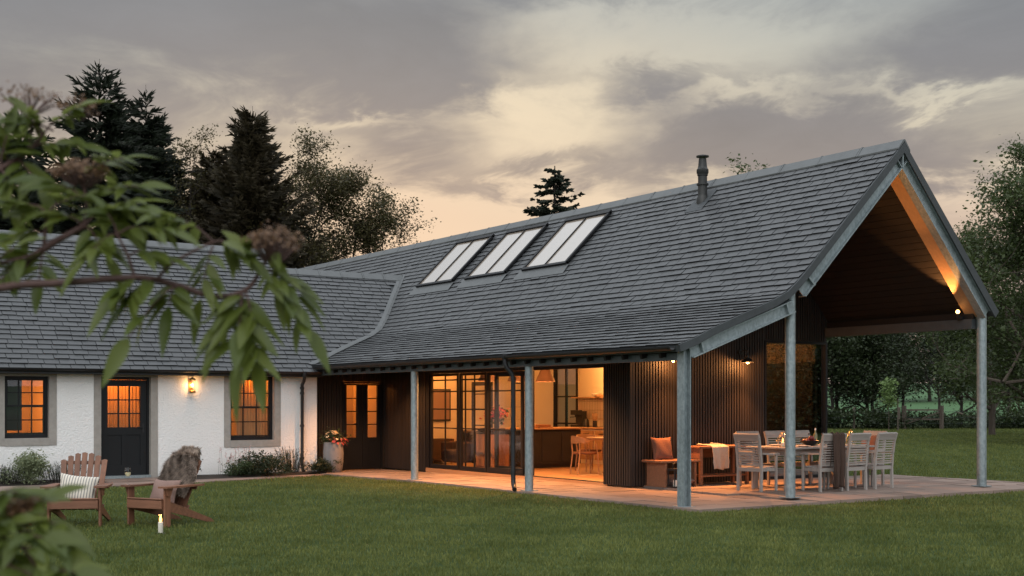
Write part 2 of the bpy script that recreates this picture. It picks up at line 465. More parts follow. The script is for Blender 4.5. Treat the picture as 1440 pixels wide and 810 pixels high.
# verge undercloak: dark board that follows the swept edge
mb = MB(); u2 = offs(PR, -.012); l2 = offs(PR, .10)
u2[-1] = (4.8,5.915); l2[-1] = (4.8,5.74)
for a,b,c,d in zip(u2, u2[1:], l2[1:], l2): mb.prism([a,b,c,d], 'y', -.160, -.128)
mb.prism([(4.8,5.915),(7.40,3.15),(7.30,3.04),(4.8,5.74)], 'y', -.160, -.128)
mb.build('verge_board', M['verge'], barn)
# lead valley between the two roofs
vl = []
for u in [-.23,.09,.40,.8,1.2,1.73,2.04,2.22,2.43,2.8,3.2,3.6,3.74]:
    vl.append((u, 12.55+(prof(u)-2.30)/CK, prof(u)))
mb = MB()
for (a, b) in zip(vl, vl[1:]):
    def sidepts(p):
        x, y, z = p; w = .10
        # one edge lies on the barn slope (towards -y), the other on the cottage slope
        return (x+.03, y-w*1.25, prof(x+.03)+.040), (x, y, z+.045), (x-.08, y+.03, czc(y+.03)+.045)
    A, B = sidepts(a), sidepts(b)
    mb.poly([A[0],B[0],B[1],A[1]]); mb.poly([A[1],B[1],B[2],A[2]])
mb.build('lead_valley', M['lead'], roof, smooth=True)
# ---- skylights
SL = .9810; sn = (-math.sin(math.atan(SL)), math.cos(math.atan(SL)))
for (v0, v1) in ((7.42,9.02),(9.80,11.45),(12.12,13.80)):
    def sp(u, v, o): return (u+sn[0]*o, v, prof(u)+sn[1]*o)
    ua, ub = 3.30, 4.50
    mb = MB(); t = .055
    def rail(p, q, w=t, h=.05, o=.075): mb.bar(sp(p[0],p[1],o), sp(q[0],q[1],o), w, h, (sn[0],0,sn[1]))
    rail((ua,v0),(ub,v0),.07); rail((ua,v1),(ub,v1),.07); rail((ua,v0-.035),(ua,v1+.035),.07); rail((ub,v0-.035),(ub,v1+.035),.09,.07)
    rail((ua,(v0+v1)/2),(ub,(v0+v1)/2),.022,.03,.080)
    sk = mb.build('skylight', M['frame'], roof)
    mb = MB(); mb.poly([sp(ua,v0,.07), sp(ua,v1,.07), sp(ub,v1,.07), sp(ub,v0,.07)])
    # (third level of the tree: thing > roof > pane would be too deep with the frame between, so panes hang on the roof)
    mb.build('skylight_pane', M['skypane'], roof)
    mb = MB(); mb.poly([sp(ua-.22,v0-.16,.034), sp(ua-.22,v1+.16,.034), sp(ua-.02,v1+.12,.05), sp(ua-.02,v0-.12,.05)])
    mb.build('skylight_flashing', M['lead'], roof)
# ---- flue
mb = MB(); bu, bv = 4.38, 4.39; bz = 5.38
mb.lathe([(.12,0),(.12,.15),(.095,.20),(.09,.23),(.09,.60),(.105,.61),(.105,.64),(.118,.66),(.118,.73),(.10,.75),(.088,.79),(.075,.93),(.075,.94)], (bu,bv,bz), 18)
mb.lathe([(.125,0),(.125,.025),(.05,.045)], (bu,bv,bz+.975), 18)
for a in range(4): mb.bar((bu+.08*math.cos(a*1.57),bv+.08*math.sin(a*1.57),bz+.93),(bu+.08*math.cos(a*1.57),bv+.08*math.sin(a*1.57),bz+.985),.015,.015)
mb.lathe([(.118,.42),(.118,.45)], (bu,bv,bz), 18)
fl = mb.build('flue_pipe', M['flue'], barn, smooth=True)
mb = MB(); mb.poly([(bu-.27,bv-.25,prof(bu-.27)+.04),(bu-.27,bv+.25,prof(bu-.27)+.04),(bu+.2,bv+.22,prof(bu+.2)+.04),(bu+.2,bv-.22,prof(bu+.2)+.04)])
mb.build('flue_flashing', M['verge'], barn)
# ---- steel gable frame (channel sections)
def channel(mb, p, q, d, y0=-.125, y1=.03):
    """p,q top edge points in (x,z); d depth downwards"""
    dx, dz = q[0]-p[0], q[1]-p[1]; l = math.hypot(dx,dz); n = (dz/l, -dx/l)
    if n[1] > 0: n = (-n[0], -n[1])
    def o(pt, k): return (pt[0]+n[0]*k, pt[1]+n[1]*k)
    for a, b, ya, yb in ((0,.018,y0,y1),(d-.018,d,y0,y1),(.018,d-.018,y0+.05,y0+.065)):
        mb.prism([o(p,a),o(q,a),o(q,b),o(p,b)], 'y', ya, yb)
mb = MB()
tp = offs(PR, .125); tw = [(0.02,2.345),(2.17,3.03+.10)]
channel(mb, (.02,2.36), (2.17,3.125), .20)
mb.prism([(.22,2.41),(.25,2.42),(.31,2.25),(.28,2.24)], 'y', -.13, -.07); mb.prism([(2.02,3.05),(2.05,3.06),(2.11,2.90),(2.08,2.89)], 'y', -.13, -.07)
mb.build('porch_beam', M['galv'], barn)
mb = MB(); channel(mb, (2.32,3.335), (4.8,5.765), .20); mb.prism([(2.52,3.50),(2.545,3.52),(2.68,3.40),(2.655,3.37)], 'y', -.13, -.07)
mb.build('gable_beam', M['galv'], barn)
mb = MB(); channel(mb, (4.8,5.765), (7.22,3.17), .21); mb.prism([(4.785,5.75),(4.815,5.75),(4.815,5.49),(4.785,5.49)], 'y', -.132, -.05)
mb.build('gable_beam', M['galv'], barn)
# ---- posts
def hpost(x, y, z0, z1, w=.15):
    mb = MB(); mb.box(x-w/2,y-w/2,z0,x-w/2+.018,y+w/2,z1); mb.box(x+w/2-.018,y-w/2,z0,x+w/2,y+w/2,z1); mb.box(x-w/2+.018,y-.008,z0,x+w/2-.018,y+.008,z1)
    mb.box(x-.12,y-.12,z0,x+.12,y+.12,z0+.016); return mb
def zpat(y):
    return -.045 if y < 7 else -.045-.0125*(min(y,14)-7)
hpost(0, 0, -.05, 2.33, .145).build('post', M['galv'], barn)
for (x,y,z1,r) in ((2.255,0.02,3.36,.082),(7.145,.02,3.24,.085),(.0,4.07,2.14,.075),(0,8.17,2.14,.075)):
    z0 = zpat(y) if x < 1 else -.005
    mb = MB(); mb.lathe([(r,0),(r,z1-z0)], (x,y,z0), 20); mb.box(x-r*1.5,y-r*1.5,z0,x+r*1.5,y+r*1.5,z0+.014)
    mb.build('post', M['galv'], barn, smooth=True)
# ---- eave: beam, rafter tails, gutter, soffit
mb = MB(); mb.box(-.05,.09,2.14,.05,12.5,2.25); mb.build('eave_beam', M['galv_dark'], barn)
y = .35
while y < 12.9:
    mb = MB(); pts = [(-.17,2.275),(.09,2.345),(.40,2.475),(1.05,2.72),(1.9,3.03)]
    pu = pts+[(p[0]+.03,p[1]-.10) for p in reversed(pts)]
    for i in range(4): mb.prism([pts[i],pts[i+1],(pts[i+1][0]+.03,pts[i+1][1]-.1),(pts[i][0]+.03,pts[i][1]-.1)], 'y', y, y+.05)
    mb.build('rafter', M['soffit'], barn); y += .45
mb = MB(); gp = []
for k in range(9):
    a = math.pi + math.pi*k/8; gp.append((-.275+.06*math.cos(a), 2.335+.06*math.sin(a)))
gi = [(-.275+(p[0]+.275)*.88, 2.335+(p[1]-2.335)*.88) for p in reversed(gp)]
for i in range(8): mb.prism([gp[i],gp[i+1],gi[7-i],gi[8-i]], 'y', -.05, 12.35)
y = .4
while y < 12.4: mb.bar((-.215,y,2.36),(-.215,y,2.29),.03,.012,(1,0,0)); y += .9
mb.build('gutter', M['black'], barn)
mb = MB()
mb.tube([(-.275,4.42,2.30),(-.275,4.42,2.20),(-.25,4.40,2.12),(-.17,4.36,2.02),(-.15,4.35,1.94),(-.15,4.35,.16),(-.155,4.33,.06),(-.19,4.25,.0),(-.22,4.2,-.02)], .042, 12)
for z in (1.9, 1.0, .25): mb.lathe([(.052,0),(.052,.06)], (-.15,4.35,z), 12)
mb.lathe([(.06,2.28),(.07,2.3),(.07,2.36),(.05,2.36)], (-.275,4.42,0), 12)
mb.bar((-.15,4.35,.32),(.05,4.35,.32),.02,.02); mb.bar((-.15,4.35,1.85),(.0,4.35,1.85),.02,.02)
mb.build('downpipe', M['black'], barn, smooth=True)
# soffit boards under both slopes of the porch (boards run along the barn)
mb = MB(); rnd = random.Random(5)
def boards(p, q, n, y0, y1, w=.14):
    l = math.dist(p, q); m = int(l/w); dx, dz = (q[0]-p[0])/l, (q[1]-p[1])/l
    for i in range(m):
        a, b = i*l/m, (i+1)*l/m-.008; mb.cc = rnd.random()
        P0 = (p[0]+dx*a, p[1]+dz*a); P1 = (p[0]+dx*b, p[1]+dz*b)
        mb.prism([P0, P1, (P1[0]+n[0]*.02, P1[1]+n[1]*.02), (P0[0]+n[0]*.02, P0[1]+n[1]*.02)], 'y', y0, y1)
boards((2.50,3.38),(4.79,5.62), (-.7,.7), .04, 3.62)
boards((4.81,5.62),(7.15,3.11), (.73,.68), .04, 3.62)
mb.build('soffit', M['soffit'], barn)
mb = MB()
boards((-.1,2.30),(1.05,2.72), (-.35,.93), .04, 13.25, .2); boards((1.05,2.72),(2.25,3.22), (-.35,.93), .04, 13.25, .2)
mb.build('eave_lining', M['soffit'], barn)
mb = MB(); mb.prism([(4.82,5.52),(7.10,3.075),(7.085,3.06),(4.805,5.50)], 'y', .035, .30); mb.build('lining_board', M['oak'], barn)
mb = MB(); mb.box(6.98,.11,2.84,7.12,3.58,3.02); mb.build('wall_plate', M['verge'], barn)
mb = MB(); mb.box(7.03,.11,3.022,7.10,3.58,3.14); mb.build('plate_infill', M['frame'], barn)
mb = MB(); mb.box(2.18,.12,3.03,2.33,3.58,3.22); mb.build('porch_purlin', M['soffit'], barn)
# ---- walls
def battens_u(mb, u0, u1, v, z0, ztop, face=-1, sp=.068, w=.036, d=.022):
    """ribbed cladding on a wall of constant y; ribs stand proud towards face*y"""
    u = u0; r2 = random.Random(int(u0*100+v*10))
    while u+w <= u1+.001:
        mb.cc = r2.random(); a, b = sorted((v, v+face*d)); z1 = min(ztop(u), ztop(u+w)) if callable(ztop) else ztop
        if z1 > z0+.05: mb.box(u, a, z0, u+w, b, z1)
        u += sp
    mb.cc = .4
def battens_v(mb, v0, v1, u, z0, z1, face=-1, sp=.068, w=.036, d=.022):
    v = v0; r2 = random.Random(int(v0*100+u*10))
    while v+w <= v1+.001:
        mb.cc = r2.random(); a, b = sorted((u, u+face*d)); mb.box(a, v, z0, b, v+w, z1); v += sp
    mb.cc = .4
zt = lambda u: prof(u)-.24
mb = MB()
# gable wall: base sheets
def wallpoly(u0, u1, z0, v0, v1):
    us = [u0]+[p[0] for p in PR if u0 < p[0] < u1]+([4.8] if u0 < 4.8 < u1 else [])+[u1]
    us = sorted(set(us)); poly = [(u0,z0)]+[(u1,z0)]+[(u, zt(u)) for u in reversed(us)]
    mb.prism(poly, 'y', v0, v1)
wallpoly(1.91, 5.30, -.02, 3.62, 3.72)
wallpoly(5.302, 7.06, 2.74, 3.62, 3.72)
battens_u(mb, 1.90, 5.29, 3.617, -.01, zt); battens_u(mb, 5.34, 7.05, 3.617, 2.75, zt)
mb.build('gable_wall', M['clad'], barn)
mb = MB()
mb.box(1.92,3.60,-.02,2.0,4.40,2.72); battens_v(mb, 3.60, 4.40, 1.917, -.01, 2.7)
mb.box(2.0,4.36,-.02,2.12,4.42,2.7)
mb.box(2.04,11.24,-.1,2.14,13.30,2.75); battens_v(mb, 11.26, 13.28, 2.037, -.08, 2.7)
mb.box(2.04,4.43,2.235,2.14,11.236,2.75)
mb.build('side_wall', M['clad'], barn)
mb = MB(); mb.box(-.02,13.32,-.15,.90,13.42,2.45); mb.box(2.0,13.32,-.15,2.036,13.42,2.9); mb.box(.9,13.32,2.02,2.0,13.42,2.75)
battens_u(mb, 0, .86, 13.317, -.13, 2.4); battens_u(mb, .9, 2.0, 13.317, 2.05, 2.6)
mb.build('link_wall', M['clad'], barn)
mb = MB(); mb.box(7.00,3.74,-.05,7.12,11.75,3.3); mb.box(7.0,13.05,-.05,7.12,25,3.3); mb.box(7.0,11.752,-.05,7.12,13.048,.25); mb.box(7.0,11.752,2.5,7.12,13.048,3.3)
mb.build('rear_wall', M['clad'], barn)
# interior shell
mb = MB()
mb.box(6.93,3.80,0,6.996,8.6,2.76); mb.box(6.93,11.752+.1,.0,6.996,11.90,2.76); mb.box(6.93,13.0,0,6.996,13.3,2.76)
mb.box(6.93,11.902,0,6.996,12.998,.28); mb.box(6.93,11.902,2.46,6.996,12.998,2.76)
mb.box(6.93,8.602,1.66,6.996,11.850,2.76)
mb.box(2.145,12.95,0,6.926,13.05,2.76)
mb.box(5.2,3.725,0,5.30,3.9,2.74)
mb.box(2.145,3.74,0,5.198,3.80,2.76)
mb.box(2.145,3.74,2.765,6.99,13.05,2.80)
mb.build('interior_wall', M['plaster'], barn)
mb = MB(); mb.box(6.90,3.81,0,6.927,8.55,2.34)
for k in range(7): mb.box(6.885,3.83+k*.675,.1,6.899,4.47+k*.675,2.30)
mb.build('dark_backing', M['kitchen'], barn)  # added dark backing: keeps the tall window dark below a warm plaster strip
mb = MB(); mb.box(6.935,8.602,.90,6.994,11.850,1.658); mb.build('tiled_splashback', M['tile'], barn)
mb = MB(); mb.box(2.0,4.40,-.09,6.99,11.2,-.002); mb.box(2.15,11.202,-.09,6.99,13.3,-.002); mb.box(2.1,3.73,-.09,6.99,4.398,-.002); mb.build('interior_floor', M['floor_in'], barn)
# window in the kitchen's far corner
mb = MB()
for (a,b,c,d) in ((11.91,.29,11.96,2.45),(12.94,.29,12.99,2.45),(11.96,.29,12.94,.35),(11.96,2.40,12.94,2.45)): mb.box(6.90,a,b,6.99,c,d)
for z in (.95,1.65): mb.box(6.93,11.96,z,6.96,12.94,z+.035)
mb.box(6.93,12.43,.35,6.96,12.465,2.40)
w = mb.build('kitchen_window', M['frame'], barn)
mb = MB(); mb.poly([(6.965,11.94,.33),(6.965,12.96,.33),(6.965,12.96,2.42),(6.965,11.94,2.42)]); mb.build('pane', M['glass_big'], w)
# ---- tall gable glass
mb = MB()
mb.box(5.303,3.60,-.01,5.345,3.73,2.735); mb.box(7.02,3.60,-.01,7.075,3.73,2.735); mb.box(5.345,3.60,2.69,7.02,3.73,2.735); mb.box(5.345,3.60,-.01,7.02,3.73,.05)
w = mb.build('picture_window', M['frame'], barn)
mb = MB(); mb.poly([(5.34,3.66,.04),(7.03,3.66,.04),(7.03,3.66,2.70),(5.34,3.66,2.70)]); mb.build('pane', M['glass_big'], w)
# ---- sliding glazed screen
def screen(name, u, v0, v1, z0, z1, bars, vbars=(), st=.055, dp=.05):
    mb = MB()
    mb.box(u,v0,z0,u+dp,v0+st,z1); mb.box(u,v1-st,z0,u+dp,v1,z1); mb.box(u,v0+st,z1-st,u+dp,v1-st,z1); mb.box(u,v0+st,z0,u+dp,v1-st,z0+st*1.5)
    for z in bars: mb.box(u+.012,v0+st,z-.014,u+dp-.012,v1-st,z+.014)
    for v in vbars: mb.box(u+.010,v-.012,z0+st*1.5,u+dp-.010,v+.012,z1-st)
    o = mb.build(name, M['frame'], barn)
    mb = MB(); mb.poly([(u+dp/2,v0+.03,z0+.03),(u+dp/2,v1-.03,z0+.03),(u+dp/2,v1-.03,z1-.03),(u+dp/2,v0+.03,z1-.03)])
    mb.build('pane', M['glass'], o); return o
mb = MB(); mb.box(2.03,11.10,0,2.13,11.238,2.232); mb.box(2.03,4.425,-.03,2.16,11.098,.012); mb.box(2.03,4.425,2.17,2.13,11.098,2.232); mb.box(2.03,4.425,.014,2.10,4.49,2.168)
mb.build('screen_frame', M['frame'], barn)
screen('sliding_door', 2.06, 9.86, 11.09, .015, 2.165, (.93,1.36,1.76,2.02), (10.45,))
screen('sliding_door', 2.06, 8.70, 9.78, .015, 2.165, (.93,1.36,1.76,2.02), (9.58,9.2))
screen('sliding_door', 2.06, 7.30, 8.66, .015, 2.165, (.93,1.76,), st=.07)
sd = screen('sliding_door', 2.115, 7.02, 8.45, .015, 2.165, (1.76,), st=.10)
mb = MB(); mb.bar((2.05,7.14,1.02),(2.05,7.14,1.22),.02,.03,(1,0,0)); mb.build('handle', M['brass'], sd)
# inner glazed door and its partition
screen('inner_door', 4.0, 11.5, 12.4, .01, 2.02, (.95,1.35,1.72), (), .09)
# ---- link doors
mb = MB(); mb.box(.90,13.30,-.14,.95,13.41,2.016); mb.box(1.95,13.30,-.14,1.998,13.41,2.016); mb.box(.95,13.30,1.97,1.95,13.41,2.016)
mb.build('door_frame', M['door'], barn)
for (a,b,hs) in ((.955,1.446,1),(1.454,1.945,-1)):
    mb = MB(); pa, pb = a+.10, b-.10; 
    if hs > 0: pa, pb = a+.07, b-.15
    else: pa, pb = a+.14, b-.09
    z0, z1, g0, g1 = -.12, 1.965, .66, 1.93
    mb.box(a,13.33,z0,pa,13.38,z1); mb.box(pb,13.33,z0,b,13.38,z1); mb.box(pa,13.33,g1,pb,13.38,z1); mb.box(pa,13.33,z0,pb,13.38,g0)
    mb.box(pa+.03,13.32,.0,pb-.03,13.329,.5)
    for k in (1,2,3): z = g0+(g1-g0)*k/4; mb.box(pa,13.335,z-.012,pb,13.375,z+.012)
    d = mb.build('glazed_door', M['door'], barn)
    mb = MB(); mb.poly([(pa,13.355,g0),(pb,13.355,g0),(pb,13.355,g1),(pa,13.355,g1)]); mb.build('pane', M['glass'], d)
    if hs > 0:
        mb = MB(); mb.box(pb+.02,13.315,.93,pb+.05,13.329,1.09); mb.bar((pb+.035,13.30,1.0),(pb-.08,13.30,1.0),.014,.018); mb.build('handle', M['black'], d)
# little lit hall behind the link doors
mb = MB(); mb.box(.6,15.0,-.15,2.03,15.05,2.4); mb.box(.55,13.43,-.15,.598,15.05,2.4); mb.box(2.032,13.43,-.15,2.06,15.05,2.4); mb.box(.6,13.43,2.402,2.03,15.05,2.44); mb.box(.6,13.43,-.2,2.03,15.05,-.152)
mb.build('hall_wall', M['plaster'], barn)
# ------------------------------------------------------------------ white cottage (front wall at y = 12.75, runs along -x)
cot = thing('cottage', 'low white harled cottage with slate roof and grey stone window surrounds', 'house', (-5, 14, -.1))
CX0 = -15.0
OPN = [(-6.93,-6.06,.78,2.05,'window'),(-5.0,-3.94,-.08,2.06,'door'),(-2.14,-1.09,.66,2.10,'window'),(-9.6,-8.73,.78,2.05,'window')]
mb = MB(); xs = sorted([CX0]+[x for o in OPN for x in o[:2]]+[-.03]); W0, W1 = 12.75, 13.15
ops = sorted(OPN)
x = CX0
for (a,b,z0,z1,k) in ops:
    mb.box(x, W0, -.25, a-.14, W1, 2.42); x = b+.14
    mb.box(a-.14, W0, z1+.14, b+.14, W1, 2.42)
    if k == 'window': mb.box(a-.14, W0, -.25, b+.14, W1, z0-.14)
mb.box(x, W0, -.25, -.03, W1, 2.42)
# end wall of the cottage
mb.box(-.43, W1+.002, -.25, -.03, 19, 2.42)
mb.prism([(13.15,2.422),(19.1,2.422),(16.1,5.2)], 'x', -.42, -.04)
wall = mb.build('wall', M['harling'], cot)
# uneven flare at the foot of the corner
cr = MB()
slates(cr, [(12.42,2.30-.866*.13),(15.5,czc(15.5)),(16.1,czc(16.1))], CX0, .02, lambda p, x: (x, p[0], p[1]), seed=21, exposure=.16)
slates(cr, [(12.42,2.30-.866*.13),(15.5,czc(15.5))], .02, 3.8, lambda p, x: (x, p[0], p[1]), seed=22, exposure=.16, keep=lambda y, z, x: z > prof(x+.10)+.0)
croof = cr.build('roof', M['slate'], cot)
mb = MB(); mb.prism([(12.44,2.20),(16.1,5.37),(16.1,5.25),(12.50,2.12)], 'x', CX0, .02); mb.prism([(16.1,5.37),(19.8,2.2),(19.8,2.1),(16.1,5.25)], 'x', CX0, .02)
n = 12
for i in range(n):                      # link slope under the slates, cut along the valley
    xa, xb = .02+(3.74-.02)*i/n, .02+(3.74-.02)*(i+1)/n
    va, vb = 12.55+(prof(xa)-2.30)/CK, 12.55+(prof(xb)-2.30)/CK
    mb._add([(xa,va,czc(va)-.005),(xb,vb,czc(vb)-.005),(xb,15.5,czc(15.5)-.005),(xa,15.5,czc(15.5)-.005)], [(0,1,2,3)])
mb.prism([(15.5,4.84),(18.5,2.2),(18.5,2.1),(15.5,4.74)], 'x', .02, 3.74)
mb.build('roof_deck', M['verge'], croof)
mb = MB(); x = CX0; k = 0
while x < .0:
    mb.prism([(15.93,5.29),(16.06,5.44),(16.14,5.44),(16.28,5.30),(16.28,5.24),(16.1,5.4),(15.93,5.24)], 'x', x, min(x+.9,.05)-.006); x += .9
mb.build('ridge_cap', M['lead'], croof)
mb = MB(); x = .06
while x < 3.85:
    b = min(x+.62, 3.88)
    mb.prism([(15.33,4.76),(15.45,4.915),(15.55,4.915),(15.68,4.78),(15.66,4.72),(15.5,4.86),(15.34,4.72)], 'x', x, b-.004)
    mb.prism([(15.32,4.765),(15.45,4.93),(15.55,4.93),(15.69,4.785),(15.66,4.77),(15.5,4.9),(15.34,4.75)], 'x', b-.05, b-.02); x = b
mb.build('link_ridge_cap', M['lead'], croof)
# eave board and gutter
mb = MB(); gp = []
for k in range(9):
    a = math.pi + math.pi*k/8; gp.append((12.40+.055*math.cos(a), 2.215+.055*math.sin(a)))
gi = [(12.40+(p[0]-12.40)*.88, 2.215+(p[1]-2.215)*.88) for p in reversed(gp)]
for i in range(8): mb.prism([gp[i],gp[i+1],gi[7-i],gi[8-i]], 'x', CX0, -.1)
mb.build('gutter', M['black'], cot)
mb = MB(); mb.box(CX0,12.47,2.10,-.02,12.74,2.13); mb.build('eave_board', M['black'], cot)
mb = MB(); px = -.47
mb.tube([(px-.03,12.40,2.18),(px-.03,12.40,2.08),(px-.02,12.46,2.0),(px,12.60,1.92),(px+.03,12.66,1.84),(px+.03,12.67,.06),(px+.03,12.62,-.04),(px+.03,12.55,-.08)], .038, 12)
for z in (1.82,1.70,.95,.2): mb.lathe([(.05,0),(.05,.05)], (px+.03,12.67,z), 12)
mb.lathe([(.05,2.1),(.06,2.16),(.06,2.22)], (px-.03,12.40,0), 12)
mb.build('downpipe', M['black'], cot, smooth=True)
curt = []
for (a,b,z0,z1,k) in OPN:
    t = .14; f = .012
    # stone surround, a hair proud of the harling
    mb = MB(); mb.box(a-t-f, W0-f, z0-(t if k=='window' else .03)-f, a, W1-.02, z1+t+f); mb.box(b, W0-f, z0-(t if k=='window' else .03)-f, b+t+f, W1-.02, z1+t+f)
    mb.box(a, W0-f, z1, b, W1-.02, z1+t+f)
    if k == 'window': mb.box(a, W0-f-.01, z0-t-f, b, W1-.02, z0)
    y0 = 12.86
    if k == 'window':
        ff = MB(); st = .05
        ff.box(a,y0,z0,a+st,y0+.1,z1); ff.box(b-st,y0,z0,b,y0+.1,z1); ff.box(a+st,y0,z1-st,b-st,y0+.1,z1); ff.box(a+st,y0,z0,b-st,y0+.1,z0+.075)
        zm = (z0+.075+z1-st)/2
        for (q0,q1,yy) in ((zm,z1-st,y0+.02),(z0+.075,zm+.02,y0+.055)):
            s2 = .035
            ff.box(a+st,yy,q0,a+st+s2,yy+.035,q1); ff.box(b-st-s2,yy,q0,b-st,yy+.035,q1); ff.box(a+st+s2,yy,q0,b-st-s2,yy+.035,q0+s2); ff.box(a+st+s2,yy,q1-s2,b-st-s2,yy+.035,q1)
            for i in (1,2): x = a+st+(b-a-2*st)*i/3; ff.box(x-.012,yy+.004,q0+s2,x+.012,yy+.03,q1-s2)
            z = (q0+q1)/2; ff.box(a+st+s2,yy+.006,z-.012,b-st-s2,yy+.028,z+.012)
        w = ff.build('window', M['frame'], cot)
        mb.build('window_surround', M['stone_trim'], w)
        g = MB(); g.poly([(a+st,y0+.05,z0+.06),(b-st,y0+.05,z0+.06),(b-st,y0+.05,z1-st),(a+st,y0+.05,z1-st)]); g.build('pane', M['glass'], w)
    else:
        ff = MB(); zb = z0+.03
        ff.box(a,y0,zb,a+.07,y0+.1,z1); ff.box(b-.05,y0,zb,b,y0+.1,z1); ff.box(a+.07,y0,z1-.06,b-.05,y0+.1,z1)
        fr = ff.build('door_frame', M['door'], cot); mb.build('door_surround', M['stone_trim'], fr)
        d = MB(); da, db = a+.075, b-.055; zt_ = z1-.065; gz0, gz1 = .98, 1.86; ga, gb = da+.10, db-.13
        d.box(da,y0+.02,zb,ga,y0+.07,zt_); d.box(gb,y0+.02,zb,db,y0+.07,zt_); d.box(ga,y0+.02,gz1,gb,y0+.07,zt_); d.box(ga,y0+.02,gz0-.16,gb,y0+.07,gz0)
        d.box(ga,y0+.02,zb,gb,y0+.07,zb+.22); d.box((ga+gb)/2-.05,y0+.02,zb+.22,(ga+gb)/2+.05,y0+.07,gz0-.16)
        d.box(ga,y0+.04,zb+.22,gb,y0+.06,gz0-.16)
        for i in (1,2):
            x = ga+(gb-ga)*i/3; d.box(x-.014,y0+.025,gz0,x+.014,y0+.065,gz1); z = gz0+(gz1-gz0)*i/3; d.box(ga,y0+.028,z-.014,gb,y0+.062,z+.014)
        dr = d.build('door', M['door'], cot)
        g = MB(); g.poly([(ga,y0+.045,gz0),(gb,y0+.045,gz0),(gb,y0+.045,gz1),(ga,y0+.045,gz1)]); g.build('pane', M['glass'], dr)
        g = MB(); g.box(db-.09,y0+.008,.86,db-.05,y0+.019,1.06); g.bar((db-.07,y0-.01,.98),(db-.20,y0-.01,.98),.016,.02); g.build('handle', M['black'], dr)
        g = MB(); g.box(a,W0-.03,z0-.03,b,W0+.2,z0+.028); g.build('threshold', M['galv'], cot)
    # lit room behind: shell
    r = MB(); ra, rb = a-.9, b+.9
    if ra < CX0: ra = CX0+.02
    yb = 15.0
    r.box(ra,yb,-.2,rb,yb+.04,2.45); r.box(ra-.04,W1+.005,-.2,ra,yb+.04,2.45); r.box(rb,W1+.005,-.2,rb+.04,yb+.04,2.45); r.box(ra,W1+.005,2.452,rb,yb,2.5); r.box(ra,W1+.005,-.25,rb,yb,-.202)
    r.build('room_wall', M['plaster'], cot)
# pleated curtains seen through the glass
def pleats(x0, x1, y, z0, z1, amp=.03, n=None, parent=None):
    n = n or int((x1-x0)/.075); v = []; m = n*6
    mbp = MB()
    for i in range(m+1):
        t = i/m; yy = y+amp*math.sin(t*n*2*math.pi)+.008*math.sin(t*17); v.append((x0+(x1-x0)*t, yy))
    for p, q in zip(v, v[1:]): mbp._add([(p[0],p[1],z0),(q[0],q[1],z0),(q[0],q[1],z1),(p[0],p[1],z1)], [(0,1,2,3)])
    return mbp.build('curtain', M['curtain'], parent, smooth=True)
pleats(-2.35,-1.92,13.35,.2,2.3,parent=cot); pleats(-1.72,-.8,13.45,.2,2.3,parent=cot)
pleats(-5.25,-4.86,13.6,0,2.3,parent=cot); pleats(-4.6,-3.6,13.9,0,2.3,.02,parent=cot)
mb = MB(); mb.box(-7.15,13.2,.93,-6.50,13.25,2.3)  # dark panel added to make the window's left column read dark
for k in range(6): mb.box(-7.15,13.19,.95+k*.22,-6.50,13.199,1.13+k*.22)
mb.build('dark_panel', M['kitchen'], cot)
# ------------------------------------------------------------------ ground, lawn, terrace, path, far field
def ground_z(x, y):
    z = -.085
    if y > 7 and x < 6: z -= .012*(min(y,13)-7)
    d = math.hypot(x+12, y+14)
    if d > 84: z += 4.2*(1-math.exp(-((d-84)/70)**1.5))+ .012*max(0,d-150)
    return z
def lawn_mat():
    m, t, b = base_mat('lawn')
    tc = t.n.new('ShaderNodeTexCoord').outputs['Object']
    n1 = t.noise(tc, .55, 5, .6); n2 = t.noise(tc, 3.2, 5, .65); n3 = t.noise(tc, 45, 4, .7)
    f = t.math('ADD', t.math('MULTIPLY', n1, .45), t.math('ADD', t.math('MULTIPLY', n2, .35), t.math('MULTIPLY', n3, .3)))
    col = t.ramp(f, [(.36,(.014,.028,.005)),(.55,(.034,.055,.011)),(.72,(.070,.090,.024))])
    sp = t.n.new('ShaderNodeSeparateXYZ'); t.link(tc, sp.inputs[0])
    # crop field beyond the hedge is a bluer green
    d = t.n.new('ShaderNodeVectorMath'); d.operation = 'DISTANCE'; d.inputs[1].default_value = (-12,-14,0); t.link(tc, d.inputs[0])
    far = t.n.new('ShaderNodeMapRange'); far.inputs[1].default_value = 92; far.inputs[2].default_value = 97; t.link(d.outputs['Value'], far.inputs[0])
    fcol = t.mixc(t.noise(t.mapping(tc, scale=(.03,.12,.1)), 1, 4), (.048,.110,.045), (.085,.150,.070))
    col = t.mixc(far.outputs[0], col, fcol)
    t.link(col, b.inputs['Base Color']); b.inputs['Roughness'].default_value = .85; b.inputs['Specular IOR Level'].default_value = .15
    bn = t.n.new('ShaderNodeBump'); bn.inputs['Strength'].default_value = .6; bn.inputs['Distance'].default_value = .03
    t.link(t.math('ADD', n3, n2), bn.inputs['Height']); t.link(bn.outputs[0], b.inputs['Normal']); return m
M['lawn'] = lawn_mat()
N = 150; ext = []
for i in range(N+1):
    t = i/N*2-1; ext.append(math.copysign(abs(t)**3.0*900, t))
xs = [e+0 for e in ext]; ys = [e+10 for e in ext]
V = [(x, y, ground_z(x, y)) for y in ys for x in xs]; Fq = [(j*(N+1)+i, j*(N+1)+i+1, (j+1)*(N+1)+i+1, (j+1)*(N+1)+i) for j in range(N) for i in range(N)]
g = raw_mesh('ground', V, Fq, M['lawn'], smooth=True); structure(g)
